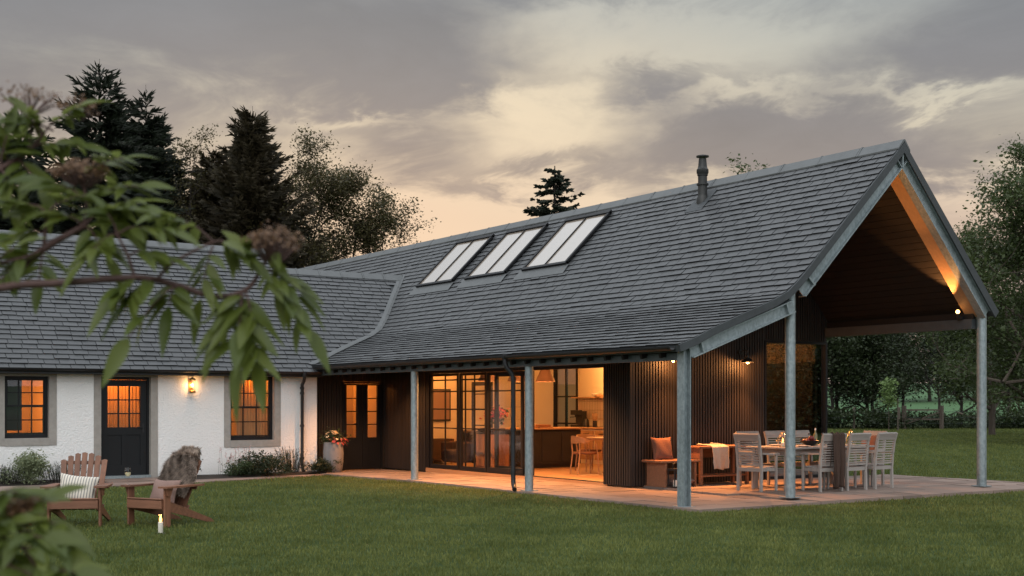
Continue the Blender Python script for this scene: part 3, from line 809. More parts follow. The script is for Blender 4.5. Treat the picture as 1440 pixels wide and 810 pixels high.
# terrace: flagstones
mb = MB(); rnd = random.Random(11)
def tz(x, y): return zpat(y) if x < 2.0 else -.012 if y > 0 else -.03
def flag(x0, y0, x1, y1):
    mb.cc = rnd.random(); g_ = .009; e = rnd.uniform(-.004,.004)
    z = [tz(x0,y0), tz(x1,y0), tz(x1,y1), tz(x0,y1)]
    if x0 < 2 <= x1: z[1] = z[0]; z[2] = z[3]
    a = [(x0+g_,y0+g_),(x1-g_,y0+g_),(x1-g_,y1-g_),(x0+g_,y1-g_)]
    vs = [(p[0],p[1],-.16-(.1 if y0>7 else 0)) for p in a]+[(p[0],p[1],zz+e) for p, zz in zip(a,z)]
    mb._add(vs, [(4,5,6,7),(0,1,5,4),(1,2,6,5),(2,3,7,6),(3,0,4,7)])
def course(x0, x1, y0, y1, lx):
    x = x0
    while x < x1-.01:
        w = rnd.choice(lx); e = min(x+w, x1)
        if x1-e < .2: e = x1
        flag(x, y0, e, y1); x = e
y = -.55
while y < 3.58:
    h = min(rnd.choice((.45,.6,.6)), 3.6-y)
    course(-.20, 8.9, y, y+h, (.45,.6,.75,.9)); y += h
y = 3.6
while y < 13.2:
    h = min(rnd.choice((.45,.6,.6)), 13.31-y); course(-.20, 2.0, y, y+h, (.45,.6,.75,.5)); y += h
o = mb.build('terrace', M['paving']); structure(o)
mb = MB(); mb.box(-.19,-.54,-.22,8.88,3.59,-.075)
for i in range(12): ya = 3.592+i*.81; mb.box(-.19, ya, -.3, 2.0, ya+.809, zpat(ya+.8)-.03)
o = mb.build('terrace_base', M['soil']); structure(o)
# path along the cottage (slabs follow a gentle curve)
def path_c(x):     # front edge, back edge
    f = [(-15,9.0),(-9,9.75),(-7.3,9.98),(-6.3,10.19),(-3.5,10.64),(-1.44,11.37),(-.45,11.72),(-.2,11.72)]
    for a, b in zip(f, f[1:]):
        if x <= b[0]: return a[1]+(b[1]-a[1])*(x-a[0])/(b[0]-a[0])
    return f[-1][1]
def path_b(x): return 11.66 if x < -3.2 else 11.66+(x+3.2)*.22
mb = MB(); x = -15.0
while x < -.21:
    e = min(x+rnd.choice((.5,.65,.8)), -.206)
    nrow = 3
    for r_ in range(nrow):
        mb.cc = rnd.random(); P = []
        for xx, k in ((x+.006,r_),(e-.006,r_),(e-.006,r_+1),(x+.006,r_+1)):
            f0, b0 = path_c(xx), max(path_b(xx), path_c(xx)+.45); yy = f0+(b0-f0)*k/nrow+(.006 if k == r_ else -.006); P.append((xx,yy,ground_z(xx,yy)+.022+rnd.uniform(-.002,.002)))
        mb._add([(p[0],p[1],p[2]-.12) for p in P]+P, [(4,5,6,7),(0,1,5,4),(1,2,6,5),(2,3,7,6),(3,0,4,7)])
    x = e
for i in range(3):
    mb.cc = rnd.random(); x0 = -5.15+i*.45; mb.box(x0,11.67,-.3,x0+.44,12.70,-.105)
o = mb.build('path', M['paving']); structure(o)
# planting bed at the foot of the cottage wall
mb = MB()
def bed(x0, x1, n):
    for i in range(n):
        xa = x0+(x1-x0)*i/n; xb = x0+(x1-x0)*(i+1)/n
        mb._add([(xa,max(path_b(xa),path_c(xa)+.45)-.02,-.14),(xb,max(path_b(xb),path_c(xb)+.45)-.02,-.14),(xb,12.2,-.075),(xa,12.2,-.075),(xb,12.77,-.085),(xa,12.77,-.085)], [(0,1,2,3),(3,2,4,5)])
bed(-15,-5.17,16); bed(-3.78,-.02,10)
o = mb.build('flower_bed', M['soil']); structure(o)

# grass blades on the part of the lawn that is near enough to show them
rng = np.random.default_rng(4)
cam = np.array([-12.545,-14.133]); fw = np.array([.556,.831]); rt = np.array([.831,-.556])
def scatter(n, z0, z1):
    u = rng.random(n); e = .22; Z = (z0**e+u*(z1**e-z0**e))**(1/e); X = (rng.random(n)*2-1)*Z*.64
    return cam[None]+Z[:,None]*fw[None]+X[:,None]*rt[None], Z
P, Z = scatter(560000, 9.6, 82)
x, y = P[:,0], P[:,1]
pc = np.interp(x, [-15,-9,-7.3,-6.3,-3.5,-1.44,-.45,-.2], [9.0,9.75,9.98,10.19,10.64,11.37,11.72,11.72])
onterr = ((x > -.21) & (x < 8.91) & (y > -.56) & (y < 14)) | ((x > 0) & (x < 7.3) & (y > 3)) | ((x < .1) & (y > pc-.01))
keep = ~onterr; P = P[keep]; Z = Z[keep]; n = len(P); x, y = P[:,0], P[:,1]
# tufts: lumpy height and tone
def lump(x, y, s, ph): return np.sin(x*s+ph)*np.sin(y*s*1.13+ph*1.7)+.6*np.sin((x+y)*s*1.7+ph*2.3)*np.sin((x-y)*s*1.3+ph)
tone = .43+.16*lump(x,y,.8,1.)*lump(x,y,.31,2.)+.15*lump(x*1.1,y*.7,2.3,2.)+.13*lump(x,y,6.,3.)+.08*lump(x,y,13.,5.)+rng.normal(0,.20,n)
edge = np.clip((np.minimum(np.abs(x+.2)+np.where((y>-.6),0,9), np.abs(y+.56)+np.where(x>-.3,0,9))), 0, 1)
h = (.026+.016*rng.random(n)+.010*np.clip(lump(x,y,3.1,.4),-.6,1.2))*np.clip(.85+Z*.012,1,1.8)
wd = .0028+.00022*Z; ang = rng.random(n)*2*np.pi; lean = rng.random(n)*.8
gz = np.full(n,-.085); gz = gz-np.where((y>7)&(x<6), .012*(np.minimum(y,13)-7), 0)
bx, by = np.cos(ang)*wd, np.sin(ang)*wd; la = rng.random(n)*2*np.pi
tx, ty = np.cos(la)*lean*h, np.sin(la)*lean*h
V = np.empty((n,5,3))
V[:,0] = np.stack([x-bx, y-by, gz-.004],1); V[:,1] = np.stack([x+bx, y+by, gz-.004],1)
V[:,2] = np.stack([x+bx*.7+tx*.35, y+by*.7+ty*.35, gz+h*.6],1); V[:,3] = np.stack([x-bx*.7+tx*.35, y-by*.7+ty*.35, gz+h*.6],1)
V[:,4] = np.stack([x+tx, y+ty, gz+h],1)
idx = np.arange(n)[:,None]*5
T = np.concatenate([idx+np.array([[0,1,2]]), idx+np.array([[0,2,3]]), idx+np.array([[3,2,4]])], 1).reshape(-1,3)
o = raw_mesh('lawn_grass', V.reshape(-1,3), T, M['grass'], var=np.repeat(np.clip(tone,0,1),3)); tag(o, 'short mown green grass covering the lawn', 'grass', kind='stuff')
# ------------------------------------------------------------------ furniture and small things
def cushion(mb, c, w, h, t, M4, seg=14):
    """pillow in local x (w) / z (h), thickness t along y, transformed by M4"""
    vs = []; fs = []
    for side in (-1, 1):
        for j in range(seg+1):
            for i in range(seg+1):
                a, b = i/seg*2-1, j/seg*2-1
                k = max(0, (1-abs(a)**2.6))*max(0, (1-abs(b)**2.6))
                pinch = 1-.10*(1-abs(a)**2)*abs(b)**3; pinch2 = 1-.10*(1-abs(b)**2)*abs(a)**3
                vs.append((a*w/2*pinch2, side*t/2*k**.45+.006*math.sin(5*a+3*b), b*h/2*pinch))
    n = (seg+1)**2
    for s in (0, 1):
        for j in range(seg):
            for i in range(seg):
                q = [s*n+j*(seg+1)+i, s*n+j*(seg+1)+i+1, s*n+(j+1)*(seg+1)+i+1, s*n+(j+1)*(seg+1)+i]
                fs.append(tuple(q if s == 0 else q[::-1]))
    old = s0 = mb.M
    mb.M = M4; mb._add(vs, fs); mb.M = old
def pose(loc, rz=0, rx=0, ry=0):
    return Matrix.Translation(loc) @ Matrix.Rotation(rz,4,'Z') @ Matrix.Rotation(rx,4,'X') @ Matrix.Rotation(ry,4,'Y')
def cloth_strip(prof, width, y0, nx=14, wav=.012, seed=0):
    """cloth hanging along a profile in x/z; local y across. returns verts, faces"""
    rnd = random.Random(seed); ph = [rnd.random()*6 for _ in range(4)]; L = arclen(prof); m = 34; vs = []; fs = []
    for i in range(m+1):
        (p, d) = at_arc(prof, L, L[-1]*i/m); e = abs(i/m-.5)*2
        for k in range(nx+1):
            t = k/nx*2-1; w = wav*(.3+e)*(math.sin(t*7+ph[0]+e*2)+.6*math.sin(t*13+ph[1]))
            vs.append((p[0]-d[1]*w, y0+t*width/2*(1-.10*e*abs(math.sin(ph[2]+i*.3))), p[1]+d[0]*w+.015*math.sin(t*4+ph[3])*e))
    for i in range(m):
        for k in range(nx): a = i*(nx+1)+k; fs.append((a,a+1,a+nx+2,a+nx+1))
    return vs, fs
# ---- adirondack chairs (front faces local -y)
def adirondack(name, label, loc, rz):
    t = thing(name, label, 'garden chair', loc, rz, 'wooden slatted garden armchairs on the lawn', fixed=False)
    rnd = random.Random(int(loc[0]*10))
    for s in (-1, 1):
        mb = MB(); mb.cc = rnd.random(); x = s*.315
        mb.cbox(x-.014, -.36, 0, x+.014, -.25, .50)
        mb.prism([(x-.014,.38),(x+.014,.38),(x+.014,.50),(x+s*.055,.50),(x+s*.03,.42)] if False else [(-.33,.40),(-.28,.40),(-.24,.50),(-.36,.50)], 'x', x+s*.016, x+s*.045)
        mb.build('leg', M['teak'], t)
        mb = MB(); mb.cc = rnd.random()                 # sloping side rail that becomes the back leg
        xx = s*.286
        mb.prism([(-.37,.225),(-.37,.345),(-.30,.345),(.12,.20),(.52,.055),(.60,.0),(.50,.0),(.05,.12)], 'x', xx-.013, xx+.013)
        mb.build('side_rail', M['teak_h'], t)
        mb = MB(); mb.cc = rnd.random(); x0 = s*.335
        pts = [(-.075,-.41),(.055,-.41),(.075,-.39),(.08,-.20),(.06,.10),(.03,.33),(-.045,.33),(-.06,.1),(-.09,-.25),(-.09,-.38)]
        mb.prism([(x0+p[0]*s, p[1]) for p in pts], 'z', .502, .526); mb.build('arm', M['teak_h'], t)
    mb = MB(); n = 6
    for i in range(n):
        f = i/(n-1); y = -.365+f*.42; z = .352-f*.135; mb.cc = rnd.random()
        mb.M = pose((0,y,z), rx=-.34); mb.cbox(-.30,-.036,-.010,.30,.036,.012); mb.M = None
    mb.cbox(-.30,-.395,.235,.30,-.372,.345)
    mb.build('seat', M['teak_h'], t)
    mb = MB(); n = 7
    B = pose((0,.075,.19), rx=-.40)                # back reclines to +y
    mb.M = B
    for i in range(n):
        k = (i-(n-1)/2)/((n-1)/2); mb.cc = rnd.random(); h = .80-.10*k*k; xb, xt = k*.222, k*.262
        w = .0305
        mb._add([(xb-w,-.010,0),(xb+w,-.010,0),(xt+w*1.12,-.010,h-.012),(xt-w*1.12,-.010,h-.012),(xb-w,.010,0),(xb+w,.010,0),(xt+w*1.12,.010,h-.012),(xt-w*1.12,.010,h-.012),
                 (xt,-.010,h),(xt,.010,h)], [(0,1,2,8,3),(4,7,9,6,5),(0,4,5,1),(1,5,6,2),(3,7,4,0),(2,6,9,8),(8,9,7,3)])
    mb.build('backrest', M['teak'], t)
    mb = MB(); mb.M = B; mb.cc = .2; mb.cbox(-.33,.012,.30,.33,.036,.36); mb.cbox(-.27,.012,.64,.27,.034,.69); mb.cbox(-.29,.012,.02,.29,.036,.08)
    mb.build('back_brace', M['teak_h'], t)
    return t
fwd = Vector((.556,.831)); rgt = Vector((.831,-.556))
def face_rz(f): return math.atan2(f.x, -f.y)
ZG = -.085
f1 = Vector((-.43,-.90)).normalized(); c1 = Vector((-8.27,2.30))-f1*.33
ch1 = adirondack('garden_armchair', 'reddish wooden slatted garden armchair with a striped cushion, left of the pair', (c1.x,c1.y,ZG), face_rz(f1))
f2 = Vector((-.89,-.46)).normalized(); c2 = Vector((-7.47,1.86))-f2*.33
ch2 = adirondack('garden_armchair', 'reddish wooden slatted garden armchair with a sheepskin over its back, right of the pair', (c2.x,c2.y,ZG), face_rz(f2))
def on(root, p):     # point in a chair's own frame -> world
    return Matrix.Translation(root.location) @ Matrix.Rotation(root.rotation_euler.z,4,'Z') @ Vector(p)
def tform(root): return Matrix.Translation(root.location) @ Matrix.Rotation(root.rotation_euler.z,4,'Z')
mb = MB(); cushion(mb, None, .50, .38, .16, Matrix.Identity(4)); o = mb.build('cushion', M['striped'], smooth=True)
o.matrix_world = tform(ch1) @ pose((-.01,-.07,.47), rx=-.30, ry=.12); tag(o, 'cream cushion with thin dark stripes on the left garden armchair', 'cushion')
mb = MB(); cushion(mb, None, .46, .34, .13, Matrix.Identity(4)); o = mb.build('cushion', M['fabric_mauve'], smooth=True)
o.matrix_world = tform(ch2) @ pose((.0,-.03,.43), rx=-.40); tag(o, 'brown mauve cushion below the sheepskin on the right garden armchair', 'cushion')
# sheepskin draped over the back of the second chair
def sheepskin():
    rnd = random.Random(3); B = pose((0,.075,.19), rx=-.40); prof = [(-.075,.20),(-.07,.40),(-.06,.62),(-.05,.78),(-.01,.855),(.045,.84),(.07,.74),(.075,.55)]
    L = arclen(prof); m, k = 30, 16; base = []; V = []; F = []; var = []
    def P(i, j):
        (p, d) = at_arc(prof, L, L[-1]*i/m); e = i/m
        f_ = min(1, e/.62); w = .31*(1+.04*math.sin(e*9+1)+.02*math.sin(e*23+(j>8)*2))*(1-.55*max(0,(f_-.45)/.55)**2.2)*(.72+.28*min(1,f_*3))*(1 if e < .62 else .95)
        t = j/k*2-1; bulge = .075*math.cos(t*1.45)*math.sin(math.pi*min(1,.18+e*1.1))
        lump = .012*math.sin(t*5+e*9)*math.sin(e*14+t*2)+.012*math.sin(t*13+e*21)
        return B @ Vector((t*w+.0, p[0]-(bulge+lump)*(1 if e < .55 else -1)+.16*max(0,abs(t)-.72), p[1]+lump*.6))
    grid = [[P(i,j) for j in range(k+1)] for i in range(m+1)]
    for i in range(m+1):
        for j in range(k+1): V.append(tuple(grid[i][j]))
    nb = len(V)
    for i in range(m):
        for j in range(k):
            a = i*(k+1)+j; F.append((a,a+1,a+k+2)); var.append(.3); F.append((a,a+k+2,a+k+1)); var.append(.3)
    for s in range(20000):
        i, j = rnd.random()*(m-.01), rnd.random()*(k-.01); ii, jj = int(i), int(j); fi, fj = i-ii, j-jj
        p = grid[ii][jj].lerp(grid[ii+1][jj], fi).lerp(grid[ii][jj+1].lerp(grid[ii+1][jj+1], fi), fj)
        nrm = (grid[ii+1][jj]-grid[ii][jj]).cross(grid[ii][jj+1]-grid[ii][jj]).normalized()
        down = (grid[ii][jj]-grid[ii+1][jj]).normalized()*(1 if i < m*.55 else -1)
        cl = math.sin(i*1.9)*math.sin(j*1.7+i*.4)
        d = (nrm*(-1 if rnd.random()<0 else 1)*.03)
        out = nrm if nrm.dot(p-(B@Vector((0,0,.5)))) > 0 else -nrm
        l = rnd.uniform(.032,.068); tip = p+out*l*.62+down*l*.65+Vector((rnd.gauss(0,.013),rnd.gauss(0,.013),rnd.gauss(0,.010)+.006*cl))
        sd = out.cross(down).normalized()*.005; b = len(V)
        V += [tuple(p-sd), tuple(p+sd), tuple(tip)]; F.append((b,b+1,b+2)); var.append(max(0,min(1,.46+.26*cl+rnd.gauss(0,.18))))
    return V, F, var
V, F, var = sheepskin(); o = raw_mesh('sheepskin', V, F, M['fur'], var=var); o.matrix_world = tform(ch2); tag(o, 'shaggy grey brown sheepskin draped over the garden armchair back', 'sheepskin')
# wine glass on the arm
p = on(ch2, (-.345,-.33,.527))
wg = thing('wine_glass', 'stemmed glass of white wine on the arm of the garden armchair', 'wine glass', p)
mb = MB(); mb.lathe([(.036,0),(.034,.004),(.006,.010),(.0045,.05),(.005,.095),(.022,.108),(.037,.135),(.040,.165),(.036,.20),(.033,.222)], p, 18, True, False); mb.build('bowl', M['glass_thin'], wg, smooth=True)
mb = MB(); mb.lathe([(.020,.110),(.0345,.136),(.037,.158)], p, 18); mb.build('wine', M['wine'], wg, smooth=True)
# candle in a glass on the grass
p = Vector((-7.62,.88,ZG+.004))
cd = thing('candle_lantern', 'lit white pillar candle in a clear glass standing on the lawn', 'candle', p)
mb = MB(); mb.lathe([(.029,.01),(.030,.012),(.029,.138),(.022,.142),(.010,.138)], p, 16); mb.build('candle', M['wax'], cd, smooth=True)
mb = MB(); mb.lathe([(.003,.140),(.016,.158),(.017,.175),(.009,.203),(.001,.222)], p, 10); mb.build('flame', M['flame'], cd, smooth=True)
mb = MB(); mb.lathe([(.060,0),(.064,.004),(.066,.10),(.066,.225)], p, 20, True, False); mb.build('glass_holder', M['glass_thin'], cd, smooth=True)
# ---- dining chairs (front faces local -y)
def dining_chair(label, loc, rz):
    t = thing('dining_chair', label, 'chair', loc, rz, 'weathered wooden slat back chairs around the terrace table', fixed=False)
    for s in (-1, 1):
        x = s*.245
        mb = MB(); mb.cc=.4; mb.cbox(x-.021,-.25,0,x+.021,-.208,.64); mb.build('leg', M['grey_wood'], t)
        mb = MB(); mb.cc=.55
        prof_ = [(.17,0),(.165,.40),(.185,.62),(.225,.86),(.262,.97)]
        for a, b in zip(prof_, prof_[1:]): mb.prism([(a[0],a[1]),(a[0]+.045,a[1]),(b[0]+.04,b[1]),(b[0],b[1])], 'x', x-.02, x+.02)
        mb.build('back_leg', M['grey_wood'], t)
        mb = MB(); mb.cc=.6
        pts = [(-.30,.645),(-.24,.655),(-.05,.650),(.19,.665)]
        for a, b in zip(pts, pts[1:]): mb.prism([(a[0],a[1]-.028),(b[0],b[1]-.028),(b[0],b[1]),(a[0],a[1])], 'x', x-.03, x+.03)
        mb.build('arm', M['grey_wood_h'], t)
    mb = MB()
    for i in range(7):
        y = -.235+i*.062; mb.cc = .3+.08*(i%4); mb.cbox(-.222,y,.405-.004*i,.222,y+.050,.428-.004*i)
    mb.box(-.222,-.245,.34,.222,-.222,.402); mb.box(-.222,.172,.34,.222,.192,.40); mb.box(-.25,-.206,.345,-.235,.168,.40); mb.box(.235,-.206,.345,.25,.168,.40)
    mb.build('seat', M['grey_wood_h'], t)
    mb = MB()
    def by(z): return .185+max(0,(z-.45))*.075+max(0,z-.7)*.10
    n = 9
    for i in range(n):
        z = .478+i*.043; y = by(z); mb.cc = .3+.1*((i*7)%4); mb.box(-.224,y+.004,z,.224,y+.022,z+.021)
    mb.box(-.224,by(.44)-.004,.44,.224,by(.44)+.022,.468)
    mb.build('backrest', M['grey_wood_h'], t)
    mb = MB()
    pr = [(by(.86)-.005,.865),(by(.86)+.03,.86),(by(.9)+.045,.92),(by(.95)+.06,.975),(by(.95)+.02,.995),(by(.9)+.005,.94)]
    mb.prism(pr, 'x', -.266, .266); mb.build('top_rail', M['grey_wood_h'], t)
    return t
dc = dining_chair('weathered chair at the left end of the table, warm light on its slats', (3.00,1.52,-.012), R(90+8))
def dchair(label, x, y, rz): return dup(dc, (x,y,-.012), rz, label)
dchair('grey slatted chair with the brown throw over its back, front side of the table', 3.93,.86,R(180-4))
dchair('grey slatted chair at front of the table, just right of the one with the throw', 4.53,.84,R(180+2))
dchair('grey slatted chair at front of the table, nearest to the right end', 5.25,.86,R(180+4))
dchair('slatted chair on the far side of the table, behind the left candle lantern', 3.85,2.35,R(-3))
dchair('slatted chair on the far side of the table, behind the dark bowl', 4.60,2.38,R(2))
dchair('slatted chair on the far side of the table, behind the right candle lantern', 5.22,2.36,R(0))
dchair('slatted chair at the right end of the table with a rust cushion against its back', 5.82,1.55,R(-90))
# table
tb = thing('dining_table', 'long weathered wooden dining table laid for a meal on the terrace', 'table', (4.6,1.6,-.012))
mb = MB()
for i in range(8):
    y = 1.10+i*.125; mb.cc = .25+.13*((i*5)%5); mb.cbox(3.30,y,.700,5.55,y+.119,.735)
mb.build('table_top', M['grey_wood_h'], tb)
for (x,y) in ((3.42,1.20),(3.42,1.98),(5.43,1.20),(5.43,1.98)):
    mb = MB(); mb.cc=.4; mb.cbox(x-.045,y-.045,-.012,x+.045,y+.045,.698); mb.build('leg', M['grey_wood'], tb)
mb = MB(); mb.box(3.466,1.18,.60,5.384,1.205,.698); mb.box(3.466,1.975,.60,5.384,2.0,.698); mb.box(3.40,1.247,.60,3.425,1.933,.698); mb.box(5.425,1.247,.60,5.45,1.933,.698); mb.build('apron', M['grey_wood_h'], tb)
# brown throw on the second chair, rust throw on end chair
def cloth(name, mat_, label, cat, prof, w, M4, seed, wav=.014):
    mbc = MB(); vs, fs = cloth_strip(prof, w, 0, 16, wav, seed); mbc._add(vs, fs); o = mbc.build(name, mat_, smooth=True, fixn=False)
    md = o.modifiers.new('thick', 'SOLIDIFY'); md.thickness = .008
    o.matrix_world = M4; return tag(o, label, cat)
cloth('throw_blanket', M['fabric_brown'], 'dark brown throw hanging over the back of a grey dining chair', 'blanket',
      [(.165,.45),(.19,.70),(.225,.93),(.265,1.005),(.315,.985),(.315,.80),(.32,.45),(.315,.07)], .27, Matrix.Translation((3.93,.86,-.012)) @ Matrix.Rotation(R(180-4),4,'Z') @ Matrix.Translation((-.06,0,0)) @ Matrix.Rotation(R(90),4,'Z') @ Matrix.Scale(1,4), 4, .026)
mb = MB(); cushion(mb, None, .42, .40, .12, Matrix.Identity(4)); o = mb.build('cushion', M['fabric_rust'], smooth=True)
o.matrix_world = tform(bpy.data.objects['dining_chair']) if False else Matrix.Translation((5.93,1.55,.72)) @ Matrix.Rotation(R(-90),4,'Z') @ Matrix.Rotation(-.2,4,'X'); tag(o, 'rust coloured cushion at the right end of the dining table', 'cushion')
# candle lanterns on the table: faceted glass with wire edges
for i,(x,y,lab) in enumerate(((3.62,1.50,'faceted glass lantern with a lit candle at the left end of the table'),(5.30,1.45,'faceted glass lantern with a lit candle at the right end of the table'))):
    p = Vector((x,y,.737)); L_ = thing('table_lantern', lab, 'lantern', p, 0, 'candle lanterns on the dining table')
    mb = MB(); ring = lambda r, z, o_=0: [p+Vector((r*math.cos(k*math.pi/3+o_), r*math.sin(k*math.pi/3+o_), z)) for k in range(6)]
    r0, r1, r2 = ring(.075,.004), ring(.115,.10), ring(.035,.25)
    for k in range(6):
        j = (k+1)%6
        for a,b in ((r0[k],r0[j]),(r1[k],r1[j]),(r2[k],r2[j]),(r0[k],r1[k]),(r1[k],r2[k])): mb.tube([a,b],.003,5)
    mb.tube([p+Vector((-.03,0,.25)),p+Vector((0,0,.285)),p+Vector((.03,0,.25))],.003,5); mb.build('wire_frame', M['brass'], L_)
    mb = MB()
    for k in range(6): j=(k+1)%6; mb.poly([r0[k],r0[j],r1[j],r1[k]]); mb.poly([r1[k],r1[j],r2[j],r2[k]])
    mb.build('glass_panel', M['glass_thin'], L_)
    mb = MB(); mb.lathe([(.03,.004),(.03,.075),(.02,.08)], p, 14); mb.build('candle', M['wax'], L_, smooth=True)
    mb = MB(); mb.lathe([(.003,.08),(.013,.097),(.014,.112),(.007,.135),(.001,.15)], p, 10); mb.build('flame', M['flame'], L_, smooth=True)
p = Vector((4.35,1.55,.737)); bw = thing('fruit_bowl', 'dark bowl heaped with red fruit in the middle of the table', 'bowl', p)
mb = MB(); mb.lathe([(.07,0),(.08,.01),(.15,.06),(.18,.095),(.17,.095),(.14,.06),(.06,.02)], p, 20); mb.build('bowl', M['black'], bw, smooth=True)
fruit = mat('red_fruit', (.16,.025,.02), .4, .3, (20,20,20))
rnd = random.Random(8)
for k in range(9):
    mb = MB(); a = k*.7; r = .10 if k < 6 else .04; mb.sphere((p.x+r*math.cos(a), p.y+r*math.sin(a), p.z+.085+(.05 if k>=6 else 0)), .042, 10, 7); mb.build('fruit', fruit, bw, smooth=True)
grape = mat('dark_foliage', (.02,.018,.016), .6, .3)
mb = MB()
for k in range(46): mb.sphere((p.x+.14+rnd.gauss(0,.06), p.y+.18+rnd.gauss(0,.05), p.z+.05+abs(rnd.gauss(0,.05))), .018, 6, 4)
o = mb.build('dark_grapes', grape, smooth=True); rebase(o); tag(o, 'heap of dark grapes beside the red fruit bowl', 'grapes')
for k,(x,y,lab) in enumerate(((3.9,1.28,'white plate at the front left of the dining table'),(4.66,1.28,'white plate in front of the dark fruit bowl'),(5.15,1.28,'white plate at the front right of the dining table'),(3.9,1.93,'white plate at the far left of the dining table'),(5.2,1.93,'white plate at the far right of the dining table'))):
    mb = MB(); mb.lathe([(.06,0),(.08,.004),(.13,.016),(.132,.019),(.08,.008),(.0,.006)], (x,y,.737), 20); o = mb.build('plate', M['ceramic'], smooth=True); rebase(o); tag(o, lab, 'plate', 'plates on the dining table')
for k,(x,y,lab) in enumerate(((4.78,1.62,'clear wine glass right of the dark fruit bowl'),(4.02,1.72,'clear wine glass left of the dark fruit bowl'),(5.05,1.75,'clear wine glass beside the right table lantern'))):
    q = Vector((x,y,.737)); mb = MB(); mb.lathe([(.036,0),(.034,.004),(.006,.010),(.0045,.05),(.005,.095),(.022,.108),(.037,.135),(.040,.165),(.036,.20),(.033,.222)], q, 16, True, False)
    o = mb.build('wine_glass', M['glass_thin'], smooth=True); rebase(o); tag(o, lab, 'wine glass', 'glasses on the dining table')
p = Vector((4.72,1.76,.737)); o = thing('wine_bottle', 'bottle of white wine standing behind the fruit bowl', 'bottle', p)
mb = MB(); mb.lathe([(.036,0),(.037,.01),(.037,.19),(.03,.21),(.014,.235),(.0135,.30)], p, 14); mb.build('bottle_body', mat('bottle_glass', (.16,.15,.07), .12, .1), o, smooth=True)
mb = MB(); mb.lathe([(.0145,.27),(.0145,.302)], p, 12); mb.build('cap', M['ceramic'], o)
# ---- bench with cushions, and the console table with the blanket, by the gable wall
bn = thing('wooden_bench', 'warm wooden bench with panel ends against the dark ribbed wall', 'bench', (2.55,3.2,-.012))
for x in (2.20, 2.90):
    mb = MB(); mb.cbox(x,2.98,-.012,x+.05,3.50,.425); mb.build('end_panel', M['bench_wood'], bn)
mb = MB()
for i in range(4): mb.cc=.3+.15*(i%3); mb.cbox(2.10,2.95+i*.145,.427,3.02,3.09+i*.145,.468)
mb.build('seat', M['bench_wood'], bn)
mb = MB(); mb.cbox(2.252,3.20,.10,2.898,3.24,.20); mb.build('stretcher', M['bench_wood'], bn)
mb = MB(); cushion(mb, None, .44, .44, .14, Matrix.Identity(4)); o = mb.build('cushion', M['fabric_rust'], smooth=True)
o.matrix_world = pose((2.47,3.38,.665), rx=-.25, rz=R(-8)); tag(o, 'rust cushion leaning on the wall upon the wooden bench', 'cushion')
mb = MB(); cushion(mb, None, .5, .5, .16, Matrix.Identity(4)); o = mb.build('cushion', M['fabric_mauve'], smooth=True)
o.matrix_world = pose((2.58,3.10,.07), rx=R(84), rz=R(10)); tag(o, 'dull brown floor cushion underneath the wooden bench', 'cushion')
ct = thing('console_table', 'wooden console table with a lower shelf beside the bench', 'console table', (3.75,3.3,-.012))
mb = MB()
for i in range(3): mb.cc=.3+.2*i; mb.cbox(3.06,3.02+i*.165,.665,4.35,3.18+i*.165,.705)
mb.build('top', M['bench_wood'], ct)
for (x,y) in ((3.12,3.06),(3.12,3.44),(4.28,3.06),(4.28,3.44)):
    mb = MB(); mb.cbox(x-.03,y-.03,-.012,x+.03,y+.03,.663); mb.build('leg', M['bench_wood'], ct)
mb = MB(); mb.cbox(3.152,3.04,.14,4.248,3.46,.172); mb.build('shelf', M['bench_wood'], ct)
mb = MB(); mb.cbox(3.08,3.47,.475,4.33,3.49,.66); mb.cbox(3.08,3.04,.47,3.105,3.468,.66); mb.build('panel', M['bench_wood'], ct)
cloth('blanket', M['fabric_cream'], 'cream blanket folded over the front edge of the console table', 'blanket',
      [(.40,.716),(.2,.718),(.0,.720),(-.045,.690),(-.055,.55),(-.06,.28)], .42, Matrix.Translation((3.56,3.04,0)) @ Matrix.Rotation(R(90),4,'Z'), 9, .018)
p = Vector((2.31,2.84,-.012)); ln = thing('floor_lantern', 'small black metal lantern standing in front of the bench', 'lantern', p)
mb = MB()
for sx in (-1,1):
    for sy in (-1,1): mb.box(p.x+sx*.085-.008,p.y+sy*.085-.008,p.z,p.x+sx*.085+.008,p.y+sy*.085+.008,p.z+.34)
mb.box(p.x-.1,p.y-.1,p.z+.005,p.x+.1,p.y+.1,p.z+.03); mb.box(p.x-.1,p.y-.1,p.z+.31,p.x+.1,p.y+.1,p.z+.345)
mb.tube([p+Vector((-.06,0,.345)),p+Vector((-.05,0,.42)),p+Vector((0,0,.45)),p+Vector((.05,0,.42)),p+Vector((.06,0,.345))],.006,6)
mb.build('cage', M['black'], ln)
mb = MB(); mb.lathe([(.035,.03),(.035,.14),(.01,.142)], p, 12); mb.build('candle', M['wax'], ln, smooth=True)
# ---- planter with flowers
p = Vector((.33,12.62,-.115)); pt = thing('planter', 'tall rounded grey stone planter beside the dark glazed doors', 'planter', p)
mb = MB(); mb.lathe([(.185,0),(.20,.02),(.235,.25),(.24,.45),(.225,.66),(.215,.70),(.195,.70),(.19,.64)], p, 28); mb.build('pot', M['pot'], pt, smooth=True)
mb = MB(); mb.lathe([(.19,.62),(.02,.64)], p, 16); mb.build('soil', M['soil'], pt)
